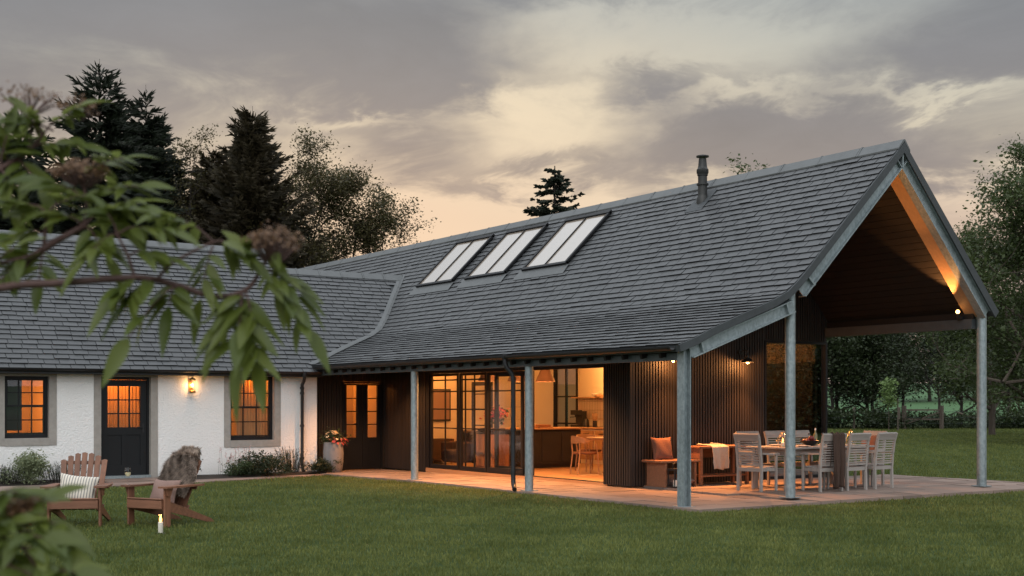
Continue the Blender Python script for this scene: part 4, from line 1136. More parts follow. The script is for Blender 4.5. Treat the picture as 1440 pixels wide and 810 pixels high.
# ------------------------------------------------------------------ foreground shrub tree: branch paths, compound leaves (base, tip, leaflet length, pairs), seed heads; metres
ELD_B = [([(-12.374, -10.939, 1.386), (-12.2, -10.995, 1.574), (-12.046, -11.038, 1.688), (-11.915, -11.066, 1.775), (-11.818, -11.07, 1.862), (-11.765, -11.106, 1.899), (-11.735, -11.102, 1.918)],0.014,0.006),
 ([(-12.288, -11.056, 1.51), (-12.103, -11.12, 1.697), (-11.936, -11.171, 1.756), (-11.812, -11.195, 1.772), (-11.656, -11.239, 1.789), (-11.574, -11.27, 1.776), (-11.488, -11.291, 1.75), (-11.417, -11.314, 1.767), (-11.376, -11.306, 1.817), (-11.354, -11.321, 1.868)],0.011,0.004),
 ([(-12.188, -10.883, 1.889), (-12.006, -10.884, 1.995), (-11.882, -10.907, 2.069), (-11.813, -10.893, 2.123), (-11.784, -10.913, 2.161)],0.01,0.004),
 ([(-11.818, -11.07, 1.862), (-11.815, -11.072, 1.912), (-11.812, -11.074, 1.945)],0.005,0.003),
 ([(-11.926, -11.119, 1.817), (-11.865, -11.123, 1.837), (-11.818, -11.07, 1.862)],0.004,0.004),
 ([(-11.735, -11.102, 1.918), (-11.721, -11.075, 1.978), (-11.731, -11.068, 2.038)],0.005,0.003),
 ([(-11.612, -11.268, 1.787), (-11.587, -11.285, 1.82), (-11.522, -11.268, 1.859), (-11.48, -11.272, 1.881)],0.004,0.003),
 ([(-11.656, -11.239, 1.789), (-11.669, -11.23, 1.839), (-11.69, -11.216, 1.889)],0.004,0.003),
 ([(-11.813, -10.893, 2.123), (-11.801, -10.877, 2.201), (-11.798, -10.843, 2.261)],0.004,0.002)]
ELD_L = [((-11.417, -11.314, 1.767),(-11.413, -11.377, 1.602),0.135,4),
 ((-11.376, -11.306, 1.817),(-11.292, -11.386, 1.677),0.12,4),
 ((-11.41, -11.319, 1.774),(-11.474, -11.301, 1.662),0.11,3),
 ((-11.376, -11.306, 1.817),(-11.279, -11.31, 1.771),0.1,3),
 ((-11.48, -11.272, 1.881),(-11.417, -11.314, 1.844),0.1,3),
 ((-11.48, -11.272, 1.881),(-11.621, -11.262, 1.938),0.105,4),
 ((-11.48, -11.272, 1.873),(-11.512, -11.275, 1.745),0.105,3),
 ((-11.574, -11.27, 1.776),(-11.59, -11.283, 1.724),0.11,1),
 ((-11.612, -11.268, 1.787),(-11.675, -11.25, 1.731),0.105,3),
 ((-11.642, -11.248, 1.789),(-11.708, -11.252, 1.738),0.1,2),
 ((-11.69, -11.216, 1.889),(-11.601, -11.3, 1.894),0.1,3),
 ((-11.69, -11.216, 1.889),(-11.762, -11.216, 1.827),0.1,3),
 ((-11.669, -11.23, 1.839),(-11.607, -11.295, 1.834),0.095,3),
 ((-11.735, -11.102, 1.918),(-11.64, -11.189, 1.971),0.11,4),
 ((-11.735, -11.102, 1.918),(-11.821, -11.068, 1.945),0.1,3),
 ((-11.721, -11.075, 1.978),(-11.618, -11.144, 2.018),0.1,4),
 ((-11.721, -11.075, 1.978),(-11.808, -11.017, 2.029),0.1,3),
 ((-11.731, -11.068, 2.038),(-11.64, -11.105, 2.089),0.095,3),
 ((-11.735, -11.102, 1.918),(-11.699, -11.162, 1.844),0.1,3),
 ((-11.812, -11.074, 1.945),(-11.888, -11.048, 1.967),0.1,3),
 ((-11.812, -11.074, 1.945),(-11.737, -11.124, 1.987),0.09,3),
 ((-11.815, -11.072, 1.895),(-11.901, -11.075, 1.88),0.1,3),
 ((-11.818, -11.07, 1.862),(-11.84, -11.116, 1.782),0.09,2),
 ((-11.865, -11.123, 1.834),(-11.919, -11.123, 1.782),0.09,2),
 ((-11.784, -10.913, 2.161),(-11.704, -10.966, 2.231),0.1,4),
 ((-11.784, -10.913, 2.161),(-11.864, -10.859, 2.205),0.1,3),
 ((-11.813, -10.893, 2.123),(-11.711, -10.961, 2.135),0.1,4),
 ((-11.847, -10.895, 2.096),(-11.803, -10.96, 2.026),0.1,3),
 ((-11.882, -10.907, 2.069),(-11.868, -10.917, 2.15),0.1,3),
 ((-11.784, -10.913, 2.161),(-11.813, -10.893, 2.214),0.08,2),
 ((-11.721, -11.075, 1.978),(-11.666, -11.136, 1.933),0.1,3),
 ((-11.69, -11.216, 1.889),(-11.71, -11.203, 1.938),0.09,3),
 ((-11.882, -10.907, 2.069),(-11.865, -10.979, 1.97),0.1,3),
 ((-11.966, -11.092, 1.769),(-11.899, -11.136, 1.85),0.1,3),
 ((-11.354, -11.321, 1.868),(-11.336, -11.333, 1.809),0.08,2),
 ((-11.376, -11.306, 1.817),(-11.406, -11.286, 1.868),0.09,3)]
ELD_S = [((-11.731, -11.068, 2.052),0.153,0.058,0), ((-11.351, -11.323, 1.885),0.170,0.082,0), ((-11.801, -10.841, 2.265),0.196,0.061,1), ((-11.697, -10.91, 2.243),0.107,0.054,1)]
LOW_B = [([(-12.327, -11.512, 0.858), (-12.178, -11.551, 1.057), (-12.069, -11.564, 1.183), (-11.99, -11.557, 1.26), (-11.971, -11.569, 1.285)],0.01,0.004),
 ([(-12.178, -11.551, 1.057), (-12.079, -11.618, 1.123), (-11.99, -11.677, 1.163)],0.006,0.003),
 ([(-12.091, -11.549, 1.142), (-12.069, -11.564, 1.237), (-12.053, -11.55, 1.304)],0.005,0.003),
 ([(-12.034, -11.647, 1.176), (-12.001, -11.658, 1.228), (-11.977, -11.674, 1.195)],0.004,0.003)]
LOW_L = [((-11.99, -11.557, 1.26),(-11.932, -11.596, 1.315),0.1,3),
 ((-11.99, -11.557, 1.26),(-12.036, -11.526, 1.315),0.1,3),
 ((-11.971, -11.569, 1.267),(-11.919, -11.64, 1.256),0.1,3),
 ((-11.996, -11.589, 1.249),(-11.921, -11.687, 1.219),0.11,4),
 ((-12.035, -11.587, 1.217),(-11.961, -11.661, 1.246),0.11,4),
 ((-11.99, -11.677, 1.163),(-11.924, -11.746, 1.186),0.11,3),
 ((-12.069, -11.564, 1.237),(-12.012, -11.602, 1.271),0.1,3),
 ((-12.053, -11.55, 1.304),(-11.991, -11.592, 1.328),0.09,3),
 ((-12.032, -11.637, 1.188),(-11.984, -11.705, 1.173),0.11,3),
 ((-12.069, -11.564, 1.183),(-12.017, -11.623, 1.206),0.1,3),
 ((-12.001, -11.658, 1.228),(-11.954, -11.713, 1.191),0.1,3),
 ((-12.053, -11.55, 1.304),(-12.035, -11.587, 1.258),0.09,2),
 ((-12.101, -11.603, 1.15),(-12.024, -11.715, 1.157),0.11,4),
 ((-11.99, -11.677, 1.163),(-11.969, -11.751, 1.131),0.11,3)]
LOW_S = [((-11.969, -11.559, 1.292),0.092,0.056,0)]
# ------------------------------------------------------------------ plants and trees
def leaf_quads(rng, C, size, flat=.5, aspect=.55, jit=.35):
    """random leaf quads (diamond-ish) at centres C (n,3)"""
    n = len(C); d = rng.normal(size=(n,3)); d[:,2] *= .6; d /= np.linalg.norm(d,axis=1)[:,None]
    u = rng.normal(size=(n,3)); u[:,2] = np.abs(u[:,2])+flat; u -= d*(u*d).sum(1)[:,None]; u /= np.linalg.norm(u,axis=1)[:,None]
    s = np.cross(u, d); L = size*(1+jit*rng.normal(size=n))[:,None]; W = L*aspect
    V = np.empty((n,4,3)); V[:,0] = C-d*L*.5; V[:,1] = C+s*W*.5+d*L*.02-u*L*.06; V[:,2] = C+d*L*.5-u*L*.10; V[:,3] = C-s*W*.5+d*L*.02-u*L*.06
    F = np.arange(n*4).reshape(n,4); return V.reshape(-1,3), F
def branch_tree(rnd, h, spread, base_frac=.25, levels=3, tr=.16, up=.55, n1=14, curve=.15):
    """returns list of (pts, radii) and twig tips with weights"""
    segs = []; tips = []
    tp = [Vector((0,0,0))]
    m = 9
    for i in range(1,m+1): tp.append(Vector((rnd.gauss(0,.02)*h*i/m, rnd.gauss(0,.02)*h*i/m, h*.93*i/m)))
    segs.append((tp, [tr*(1-.9*i/m) for i in range(m+1)]))
    def grow(p, d, l, r, lev):
        pts = [p]; q = p; dd = d.copy(); k = 4
        for i in range(k):
            dd = (dd+Vector((rnd.gauss(0,curve),rnd.gauss(0,curve),rnd.gauss(.05,curve*.6)))).normalized(); q = q+dd*l/k; pts.append(q)
        segs.append((pts, [r*(1-.75*i/k) for i in range(k+1)]))
        if lev >= levels:
            for i in range(1,k+1): tips.append((pts[i], dd))
            return
        for j in range(rnd.randint(4,6)):
            f = rnd.uniform(.3,1.0); i = min(k-1,int(f*k)); b = pts[i].lerp(pts[i+1], f*k-i)
            sd = Vector((rnd.gauss(0,1),rnd.gauss(0,1),rnd.gauss(.15,.6))).normalized()
            grow(b, (dd*.6+sd*.75).normalized(), l*rnd.uniform(.38,.6), r*.5, lev+1)
    for i in range(n1):
        f = base_frac+(1-base_frac)*((i+rnd.random()*.8)/n1); z = f*m; k = min(m-1,int(z)); b = tp[k].lerp(tp[k+1], z-k)
        a = i*2.4+rnd.gauss(0,.3); t = (f-base_frac)/(1-base_frac)
        l = spread*(1.0-.62*t)*rnd.uniform(.75,1.15); e = up+.5*t
        grow(b, Vector((math.cos(a)*math.cos(e),math.sin(a)*math.cos(e),math.sin(e))).normalized(), l, tr*(1-.85*f)*.62, 1)
    return segs, tips
TREES = {}
def deciduous(kind, seed, h, spread, nleaf, lsize, lm, bm_, base=.2, up=.5, n1=14, levels=3, clump=.32, tr=.16, name='tree', skip=.0):
    rnd = random.Random(seed); rg = np.random.default_rng(seed)
    segs, tips = branch_tree(rnd, h, spread, base, levels, tr, up, n1)
    mb = MB()
    for pts, rad in segs:
        mb.tube(pts, [max(.006,x) for x in rad], 6 if rad[0] > .05 else 3, cap=False)
    T = np.array([tuple(t[0]) for t in tips]); sel = rg.random(len(T)) > skip; T = T[sel]
    # leaves gather in light and dark clumps about the twigs
    w = rg.random(len(T))**1.5+.15; pick = rg.choice(len(T), nleaf, p=w/w.sum())
    C = T[pick]+rg.normal(size=(nleaf,3))*clump*np.array([1,1,.7])
    C[:,2] = np.maximum(C[:,2], .15)
    V, F = leaf_quads(rg, C, lsize)
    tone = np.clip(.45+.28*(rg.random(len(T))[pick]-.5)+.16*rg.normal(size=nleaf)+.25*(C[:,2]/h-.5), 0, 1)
    return mb, V, F, tone, lm, bm_
def plant(name, label, cat, parts, loc, rz=0, group=None, scale=None, crown='crown', stem='trunk'):
    t = thing(name, label, cat, loc, rz, group, fixed=False)
    mb, V, F, tone, lm, bm_ = parts
    if mb is not None and mb.v: mb.build(stem, bm_, t, fixn=False, smooth=True)
    raw_mesh(crown, V, F, lm, var=tone, parent=t)
    if scale is not None: t.scale = scale
    return t
def conifer(seed, h, r, lm, whorls=46, per=9, droop=.25, dense=16, top=.0, spike=1.0, skirt=.3, bm_=None, start=.05):
    rnd = random.Random(seed); mb = MB(); mb.tube([(0,0,0),(0,0,h*.5),(0,0,h*.98)],[h*.016,h*.009,.012],7,cap=False); V = []; F = []; tone = []
    def twig(p, d, l, w):
        d = d.normalized(); s = d.cross(Vector((0,0,1)))
        if s.length < .01: s = Vector((1,0,0))
        s.normalize(); u = s.cross(d); tn = max(0,min(1,rnd.gauss(.45,.25)))
        for sd in (s, u):
            b = len(V); V.extend([tuple(p-sd*w*.5), tuple(p+d*l*.55-sd*w*.55), tuple(p+d*l), tuple(p+d*l*.45+sd*w*.55)]); F.append((b,b+1,b+2,b+3)); tone.append(tn)
    for i in range(whorls):
        f = start+(1-start)*(i+rnd.random()*.6)/whorls; z = h*f; k = (1-f)**(.70 if top == 0 else .66)
        L = r*(k*(.8+.4*rnd.random())+top)
        n = max(3, int(per*(.5+.6*(1-f))))
        for j in range(n):
            a = rnd.random()*2*math.pi; l = L*rnd.uniform(.6,1.2)*spike; e = .10*f+(.75*f**8 if top == 0 else .45*f)-.02+rnd.gauss(0,.12)
            d0 = Vector((math.cos(a)*math.cos(e),math.sin(a)*math.cos(e),math.sin(e)))
            p = Vector((0,0,z)); pts = [p]; dd = d0.copy(); m = 5
            for q in range(m):
                dd = (dd+Vector((rnd.gauss(0,.06),rnd.gauss(0,.06),-droop*.2 if q < 3 else droop*.22))).normalized(); p = p+dd*l/m; pts.append(p)
            if l > .35: mb.tube(pts, [.02*(1-q/m)+.004 for q in range(m+1)], 3, cap=False)
            nt = max(8,int(dense*l/r*5.0))
            for q in range(nt):
                g = rnd.uniform(.15,1); ii = min(m-1,int(g*m)); b = pts[ii].lerp(pts[ii+1], g*m-ii)
                sd = d0.cross(Vector((0,0,1)))*rnd.choice((-1,1)); tl = (.26+.42*(1-g)*min(1,l))*rnd.uniform(.7,1.3)
                twig(b, (d0*.75+sd*rnd.uniform(.3,1.0)+Vector((0,0,rnd.uniform(-.5,.35)))), tl, tl*.15)
            twig(pts[-2], pts[-1]-pts[-2], .46, .06)
    for q in range(int(110*h)):          # inner foliage that closes the body of the crown
        f = start+(1-start)*rnd.random()**1.25; f = min(f, .90); rr = r*(1-f)**.8*.55*math.sqrt(rnd.random()); a = rnd.random()*6.283
        twig(Vector((rr*math.cos(a),rr*math.sin(a),h*f)), Vector((math.cos(a)+rnd.gauss(0,.4),math.sin(a)+rnd.gauss(0,.4),rnd.gauss(-.1,.35))), rnd.uniform(.35,.75), .16)
    mb.tube([(0,0,h*.95),(0,0,h*1.03)],[.02,.006],4,cap=False)
    for q in range(10): twig(Vector((0,0,h*(.94+.008*q))), Vector((rnd.gauss(0,1),rnd.gauss(0,1),.9)), .32-.022*q, .05)
    return mb, np.array(V), np.array(F), np.array(tone), lm, bm_ or M['bark_dark']
def bush(seed, w, h, n, size, lm, stem=True):
    rg = np.random.default_rng(seed); nc = 26
    c = rg.normal(size=(nc,3))*np.array([w*.30,w*.30,h*.22])+np.array([0,0,h*.48]); c[:,2] = np.clip(c[:,2],h*.08,h*.95)
    p = rg.integers(0,nc,n); C = c[p]+rg.normal(size=(n,3))*np.array([w,w,h])*.13; C[:,2] = np.maximum(np.abs(C[:,2]), .01)
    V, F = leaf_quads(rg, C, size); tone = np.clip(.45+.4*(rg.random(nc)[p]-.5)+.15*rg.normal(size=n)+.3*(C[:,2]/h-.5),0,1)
    mb = MB(); r2 = random.Random(seed)
    for k in range(9):
        q = c[k]; mb.tube([(r2.gauss(0,w*.05),r2.gauss(0,w*.05),0),(q[0]*.5,q[1]*.5,q[2]*.55),tuple(q)],[.01,.008,.004],4,cap=False)
    return mb, V, F, tone, lm, M['bark_dark']
GB = 'trees behind the cottage'
plant('spruce_tree', 'tallest dark spruce behind the cottage roof with a spiky top', 'tree', conifer(1, 14.95, 6.4, M['lf_conifer'], 52, 11, .45, 30), (1.62,36.55,-.2), 0, GB)
plant('spruce_tree', 'dark spruce behind the cottage roof, right of the tallest one', 'tree', conifer(2, 14.7, 5.6, M['lf_conifer'], 50, 11, .42, 28), (4.09,38.5,-.2), 1, GB)
plant('spruce_tree', 'dark spruce at the left edge, behind the foreground leaves', 'tree', conifer(6, 13.2, 5.0, M['lf_conifer'], 44, 10, .4, 26), (-.97,38.28,-.2), 1, GB)
plant('spruce_tree', 'low dark spruce filling the gap between the spruces and the brown conifer', 'tree', conifer(7, 12.4, 6.2, M['lf_conifer'], 44, 10, .4, 28), (7.54,39.8,-.2), 2, GB)
plant('cypress_tree', 'brownish dense conifer behind the cottage roof, rounded twin top', 'tree', conifer(3, 13.35, 4.6, M['lf_cypress'], 56, 13, -.3, 30, .06, .95), (7.06,34.1,-.2), 0, GB)
plant('cypress_tree', 'shorter brownish conifer just left of the twin topped one', 'tree', conifer(4, 12.2, 4.2, M['lf_cypress'], 48, 12, -.25, 28, .06), (6.6,37.0,-.2), 0, GB)
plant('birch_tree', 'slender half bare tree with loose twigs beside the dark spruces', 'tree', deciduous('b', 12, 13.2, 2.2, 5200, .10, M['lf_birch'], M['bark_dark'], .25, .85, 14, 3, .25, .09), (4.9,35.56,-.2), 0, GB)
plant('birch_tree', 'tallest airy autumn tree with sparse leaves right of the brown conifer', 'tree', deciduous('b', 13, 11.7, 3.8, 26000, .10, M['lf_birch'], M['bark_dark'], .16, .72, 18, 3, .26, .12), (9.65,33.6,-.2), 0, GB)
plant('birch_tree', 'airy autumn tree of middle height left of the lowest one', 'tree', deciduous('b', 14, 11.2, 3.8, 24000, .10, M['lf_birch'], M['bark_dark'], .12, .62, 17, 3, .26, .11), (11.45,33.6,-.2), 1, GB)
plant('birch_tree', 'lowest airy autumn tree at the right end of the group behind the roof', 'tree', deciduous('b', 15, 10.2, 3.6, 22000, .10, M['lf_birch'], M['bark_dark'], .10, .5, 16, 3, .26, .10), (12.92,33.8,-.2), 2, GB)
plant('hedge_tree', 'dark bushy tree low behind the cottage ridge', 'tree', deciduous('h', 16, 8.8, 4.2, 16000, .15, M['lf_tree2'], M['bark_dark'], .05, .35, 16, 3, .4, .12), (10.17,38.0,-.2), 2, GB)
plant('spruce_tree', 'dark spruce just left of the slender half bare tree', 'tree', conifer(8, 13.4, 5.6, M['lf_conifer'], 46, 10, .42, 28), (5.3,40.2,-.2), 2, GB)
plant('hedge_tree', 'dark bushy tree low behind the left part of the cottage ridge', 'tree', deciduous('h', 17, 9.5, 4.6, 16000, .15, M['lf_tree2'], M['bark_dark'], .05, .35, 16, 3, .4, .12), (2.6,40.5,-.2), 1, GB)
plant('hedge_tree', 'dark bushy tree low in the gap between the spruces and the brown conifer', 'tree', deciduous('h', 18, 10.2, 4.8, 30000, .14, M['lf_tree2'], M['bark_dark'], .04, .35, 18, 3, .45, .12), (6.2,41.5,-.2), 1, GB)
# lone open conifer beyond the ridge
def tiered(seed, h):
    rnd = random.Random(seed); mb = MB(); mb.tube([(0,0,0),(0,0,h)],[.22,.03],7,cap=False); V=[];F=[];tone=[]
    z = h*.45
    while z < h-.15:
        f = z/h; L = 2.7*(1-f)**.80*2.6; n = 8
        for j in range(n):
            a = j*2*math.pi/n+rnd.random()*1.2; l = L*rnd.uniform(.6,1.15); p = Vector((0,0,z+rnd.gauss(0,.14))); d = Vector((math.cos(a),math.sin(a),rnd.gauss(.02,.13))); pts=[p]
            for q in range(5): d = (d+Vector((0,0,(-.10 if q<2 else .10)))).normalized(); p = p+d*l/5; pts.append(p)
            mb.tube(pts,[.03,.025,.02,.015,.01,.006],3,cap=False)
            for q in range(int(24*l)+6):
                g = rnd.uniform(.12,1); ii=min(4,int(g*5)); b=pts[ii].lerp(pts[ii+1],g*5-ii); sd=Vector((-math.sin(a),math.cos(a),0))*rnd.choice((-1,1))
                dd=(Vector((math.cos(a),math.sin(a),0))*.6+sd*rnd.uniform(.4,1)+Vector((0,0,rnd.uniform(-.45,.15)))).normalized(); tl=rnd.uniform(.2,.42); s=dd.cross(Vector((0,0,1))).normalized()
                for w in (s, s.cross(dd)):
                    k=len(V); V.extend([tuple(b-w*.02),tuple(b+dd*tl*.5-w*.065),tuple(b+dd*tl),tuple(b+dd*tl*.5+w*.065)]); F.append((k,k+1,k+2,k+3)); tone.append(rnd.random())
        z += rnd.uniform(.36,.60)
    return mb, np.array(V), np.array(F), np.array(tone), M['lf_conifer'], M['bark_dark']
plant('fir_tree', 'lone tiered fir standing beyond the barn ridge', 'tree', tiered(5, 13.4), (23.69,36.22,-.2), .4)
plant('leafy_tree', 'tree whose twigs just show over the barn ridge right of the flue', 'tree', deciduous('t', 31, 13.0, 4.6, 6000, .18, M['lf_tree'], M['bark_dark'], .3, .7, 16, 3, .3, .16), (33.5,32.0,-.2))
# big trees on the right
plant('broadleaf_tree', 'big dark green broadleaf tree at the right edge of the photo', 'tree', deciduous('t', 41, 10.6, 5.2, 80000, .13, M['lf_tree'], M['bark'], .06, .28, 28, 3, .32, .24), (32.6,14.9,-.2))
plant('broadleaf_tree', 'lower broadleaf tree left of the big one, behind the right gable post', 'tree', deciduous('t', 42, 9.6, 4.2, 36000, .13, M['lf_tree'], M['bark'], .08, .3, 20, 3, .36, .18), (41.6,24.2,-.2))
# hedgerow across the far edge of the lawn
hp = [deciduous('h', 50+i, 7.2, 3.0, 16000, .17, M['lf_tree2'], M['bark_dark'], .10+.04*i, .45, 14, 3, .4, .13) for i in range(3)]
bare = deciduous('h', 60, 7.4, 2.6, 1500, .18, M['lf_tree2'], M['bark_dark'], .3, .8, 14, 3, .3, .12)
HG = 'hedgerow trees across the far lawn'
H0 = [plant('hedge_tree', '', 'tree', hp[i], (0,0,0), 0, HG) for i in range(3)]; HB = plant('hedge_tree', '', 'tree', bare, (0,0,0), 0, HG)
SP = [(0,47.8,40.0,1.02,'leftmost dense hedgerow tree, close beside the picture window'),(1,49.6,41.2,1.12,'dense hedgerow tree seen right of the picture window'),(2,50.6,39.2,.96,'dense hedgerow tree behind the wooden fence post'),
      (0,52.2,41.0,.98,'dense hedgerow tree left of the bare one, behind the sapling'),('b',53.3,39.0,.86,'half bare hedgerow tree with sky showing through, left of the two bare ones'),('b',55.0,37.6,.90,'half bare hedgerow tree with sky showing through, right of the two bare ones'),
      (1,57.0,37.4,.97,'dense hedgerow tree just left of the right gable post'),(2,58.6,35.0,1.05,'dense hedgerow tree just right of the right gable post'),(0,60.6,33.4,1.15,'dense hedgerow tree at the right edge of the photo'),(1,46.0,43.5,1.1,'dense hedgerow tree hidden mostly by the gable wall')]
used = {}
for i,(k,x,y,s,lab) in enumerate(SP):
    src = HB if k == 'b' else H0[k]
    o = src if id(src) not in used else dup(src); used[id(src)] = 1
    o.location = (x,y,ground_z(x,y)); o.rotation_euler.z = i*1.9; o.scale = (s*1.0,s*1.0,s); o['label'] = lab
FT = []
for i in range(9):
    x, y = 88+i*4.6-(i%2)*2, 68-i*3.6+(i%3)*1.5
    o = dup(H0[i%3], (x,y,ground_z(x,y)-.2), i*1.1, 'dark tree on the far side of the green field'); o['group'] = 'trees beyond the green field'; o.scale = (1.5,1.5,.95+.1*(i%3))
HBG = 'low bushes along the field fence'
hb = plant('hedge_bush', 'low dark bush along the field fence, behind the end of the dining table', 'bush', bush(71, 5.0, 1.7, 3200, .20, M['lf_tree2']), (0,0,0), 0, HBG)
for i,(x,y,s,lab) in enumerate(((47.6,39.2,1.0,'low dark bush along the field fence, behind the end of the dining table'),(50.2,37.3,.85,'low dark bush along the field fence, under the sapling'),(52.9,36.2,.62,'smallest low bush along the field fence, in the gap with the green field'),(55.0,34.4,.8,'low dark bush along the field fence, left of the right gable post'),(57.9,32.6,.95,'low dark bush along the field fence, right of the right gable post'),(61.3,30.6,1.0,'low dark bush along the field fence, at the right edge'))):
    o = hb if i == 0 else dup(hb); o.location = (x,y,ground_z(x,y)-.1); o.rotation_euler.z = i*1.3; o.scale = (s,s,s); o['label'] = lab
# trees out on the right that the tall gable window mirrors
mir = bush(66, 14, 8.5, 70000, .22, M['lf_green'])
for i,(x,y) in enumerate(((41,-32),(49,-27),(34,-36))):
    plant('hedge_bush', ('big dark bush beyond the lawn mirrored in the middle of the picture window','big dark bush beyond the lawn mirrored in the right of the picture window','big dark bush beyond the lawn mirrored in the left of the picture window')[i], 'bush', mir, (x,y,-.1), i*1.0, 'bushes mirrored in the picture window')
# sapling with a stake, fence posts, gate
sp = plant('sapling', 'young pale green sapling at the far edge of the lawn', 'tree', deciduous('s', 81, 3.0, .8, 700, .17, M['lf_sap'], M['bark'], .4, .6, 9, 2, .16, .03), (45.45,33.69,-.1))
mb = MB(); mb.tube([(45.75,33.3,-.1),(45.75,33.3,1.75)],.035,8); o = mb.build('stake', M['old_wood']); rebase(o); tag(o, 'thin wooden stake beside the pale green sapling', 'stake')
FP = [(44.6,39.0),(46.9,37.5),(49.2,36.0),(54.2,33.1),(57.0,31.6),(59.8,30.0),(62.6,28.5)]
FL = ['fence post beside the picture window edge','fence post left of the old gate','fence post holding the old gate','fence post between the old gate and the right gable post','fence post just right of the right gable post','second fence post right of the right gable post','fence post at the right edge of the photo']
for (x,y),lab in zip(FP,FL):
    mb = MB(); mb.lathe([(.075,-.1),(.07,1.3),(.05,1.33)], (x,y,ground_z(x,y)), 8); o = mb.build('fence_post', M['old_wood']); rebase(o); tag(o, 'grey wooden '+lab, 'fence post', 'fence posts along the field')
fw_ = thing('wire_fence', 'thin wire fence strung between the field posts', 'fence', (53,33.5,0))
mb = MB()
for z in (.35,.7,1.05):
    for a,b in zip(FP,FP[1:]): mb.tube([(a[0],a[1],ground_z(*a)+z),(b[0],b[1],ground_z(*b)+z)],.012,3,cap=False)
mb.build('wire', M['galv_dark'], fw_)
gt = thing('field_gate', 'old wooden bar gate half hidden in the hedge', 'gate', (50.2,35.2,-.1))
A, B_ = Vector((49.35,35.75,-.1)), Vector((51.3,34.55,-.1))
mb = MB()
for z in (.62,1.18): mb.bar(A+Vector((0,0,z)), B_+Vector((0,0,z)), .03, .09)
mb.bar(A+Vector((0,0,.3)), B_+Vector((0,0,1.1)), .03, .06); mb.build('gate_bars', M['bark'], gt)
for P_ in (A, B_): mb = MB(); mb.box(P_.x-.09,P_.y-.09,-.12,P_.x+.09,P_.y+.09,1.35); mb.build('gate_post', M['bark'], gt)
lg = thing('fallen_branch', 'pale fallen branch leaning in the hedge right of the gate', 'branch', (54.6,34.6,-.1)); mb = MB(); mb.tube([(53.3,35.0,.95),(54.5,34.4,.5),(56.2,33.6,.05)],[.05,.06,.07],6); mb.build('branch', M['old_wood'], lg, smooth=True)
# ---- shrubs at the cottage wall
def at_bed(name, label, cat, parts, x, y, rz=0, group=None): return plant(name, label, cat, parts, (x,y,-.10), rz, group, None, 'foliage', 'stem')
at_bed('variegated_shrub', 'round pale variegated shrub under the left cottage window', 'shrub', bush(91,.72,.58,5200,.045,M['lf_shrub']), -6.62,12.05)
def spikes(seed, w, h, n, lm, tipm=None):
    r2 = random.Random(seed); V=[];F=[];tone=[]; mb = MB()
    for i in range(n):
        a = r2.random()*6.28; r = w*.5*math.sqrt(r2.random()); p = Vector((r*math.cos(a), r*math.sin(a), 0)); d = Vector((math.cos(a)*.35*r/(w*.5)+r2.gauss(0,.1), math.sin(a)*.35*r/(w*.5)+r2.gauss(0,.1), 1)).normalized(); l = h*r2.uniform(.6,1.05)
        mb.tube([p, p+d*l],[.004,.002],3,cap=False)
        for k in range(14):
            g = r2.uniform(.15,1); b = p+d*l*g; o_ = Vector((r2.gauss(0,1),r2.gauss(0,1),.8)).normalized(); ll = .04; s = o_.cross(d).normalized()*.006; q = len(V)
            V.extend([tuple(b-s),tuple(b+s),tuple(b+o_*ll+s*.3),tuple(b+o_*ll-s*.3)]); F.append((q,q+1,q+2,q+3)); tone.append(r2.random())
    return mb, np.array(V), np.array(F), np.array(tone), lm, M['bark_dark']
LV = 'spiky rosemary like plants in the cottage bed'
at_bed('rosemary_plant', 'dark spiky plant at the left edge below the left cottage window', 'plant', spikes(92,.6,.36,90,M['lf_dark']), -7.05,12.15,0,LV)
at_bed('rosemary_plant', 'dark spiky plant between the pale shrub and the cottage door', 'plant', spikes(93,.75,.40,110,M['lf_dark']), -5.95,12.1,0,LV)
at_bed('rosemary_plant', 'tall dark upright plant beside the cottage downpipe', 'plant', spikes(94,.32,.62,80,M['lf_dark']), -.80,12.45,0,LV)
at_bed('low_shrub', 'small dark mound right of the garden armchair with the sheepskin', 'shrub', bush(95,.40,.36,900,.04,M['lf_dark']), -3.25,12.2)
at_bed('low_shrub', 'small rounded green mound under the right cottage window', 'shrub', bush(96,.52,.30,2600,.035,M['lf_green']), -2.15,12.15)
at_bed('low_shrub', 'wide dark spreading shrub under the right cottage window', 'shrub', bush(97,.95,.46,5200,.045,M['lf_dark']), -1.50,12.25)
at_bed('low_shrub', 'low dark green mound at the cottage corner by the stone planter', 'shrub', bush(98,.50,.30,2600,.04,M['lf_dark']), -.12,12.35)
r2 = random.Random(99); pl = thing('pink_flower', 'thin stems of pale pink flowers against the white cottage wall', 'flower', (-2.1,12.4,-.1))
mb = MB(); V=[];F=[];tone=[]
for i in range(26):
    x, y = -2.15+r2.gauss(0,.24), 12.42+r2.gauss(0,.06); h = r2.uniform(.35,.66); tx = x+r2.gauss(0,.06); mb.tube([(x,y,-.1),(tx,y,-.1+h)],[.003,.002],3,cap=False)
    for k in range(7):
        c = Vector((tx+r2.gauss(0,.012), y+r2.gauss(0,.012), -.1+h-k*.018)); d = Vector((r2.gauss(0,1),r2.gauss(0,1),r2.gauss(0,1))).normalized()*.016; e = d.orthogonal().normalized()*.012; q=len(V)
        V.extend([tuple(c-d-Vector(pl.location)),tuple(c+e-Vector(pl.location)),tuple(c+d-Vector(pl.location)),tuple(c-e-Vector(pl.location))]); F.append((q,q+1,q+2,q+3)); tone.append(r2.random())
mb.build('stem', M['lf_green'], pl); M['petal_m'] = leafmat('pale_pink_petal', (.50,.28,.28), (.60,.42,.40), .3); raw_mesh('petals', V, F, M['petal_m'], var=tone, parent=pl)
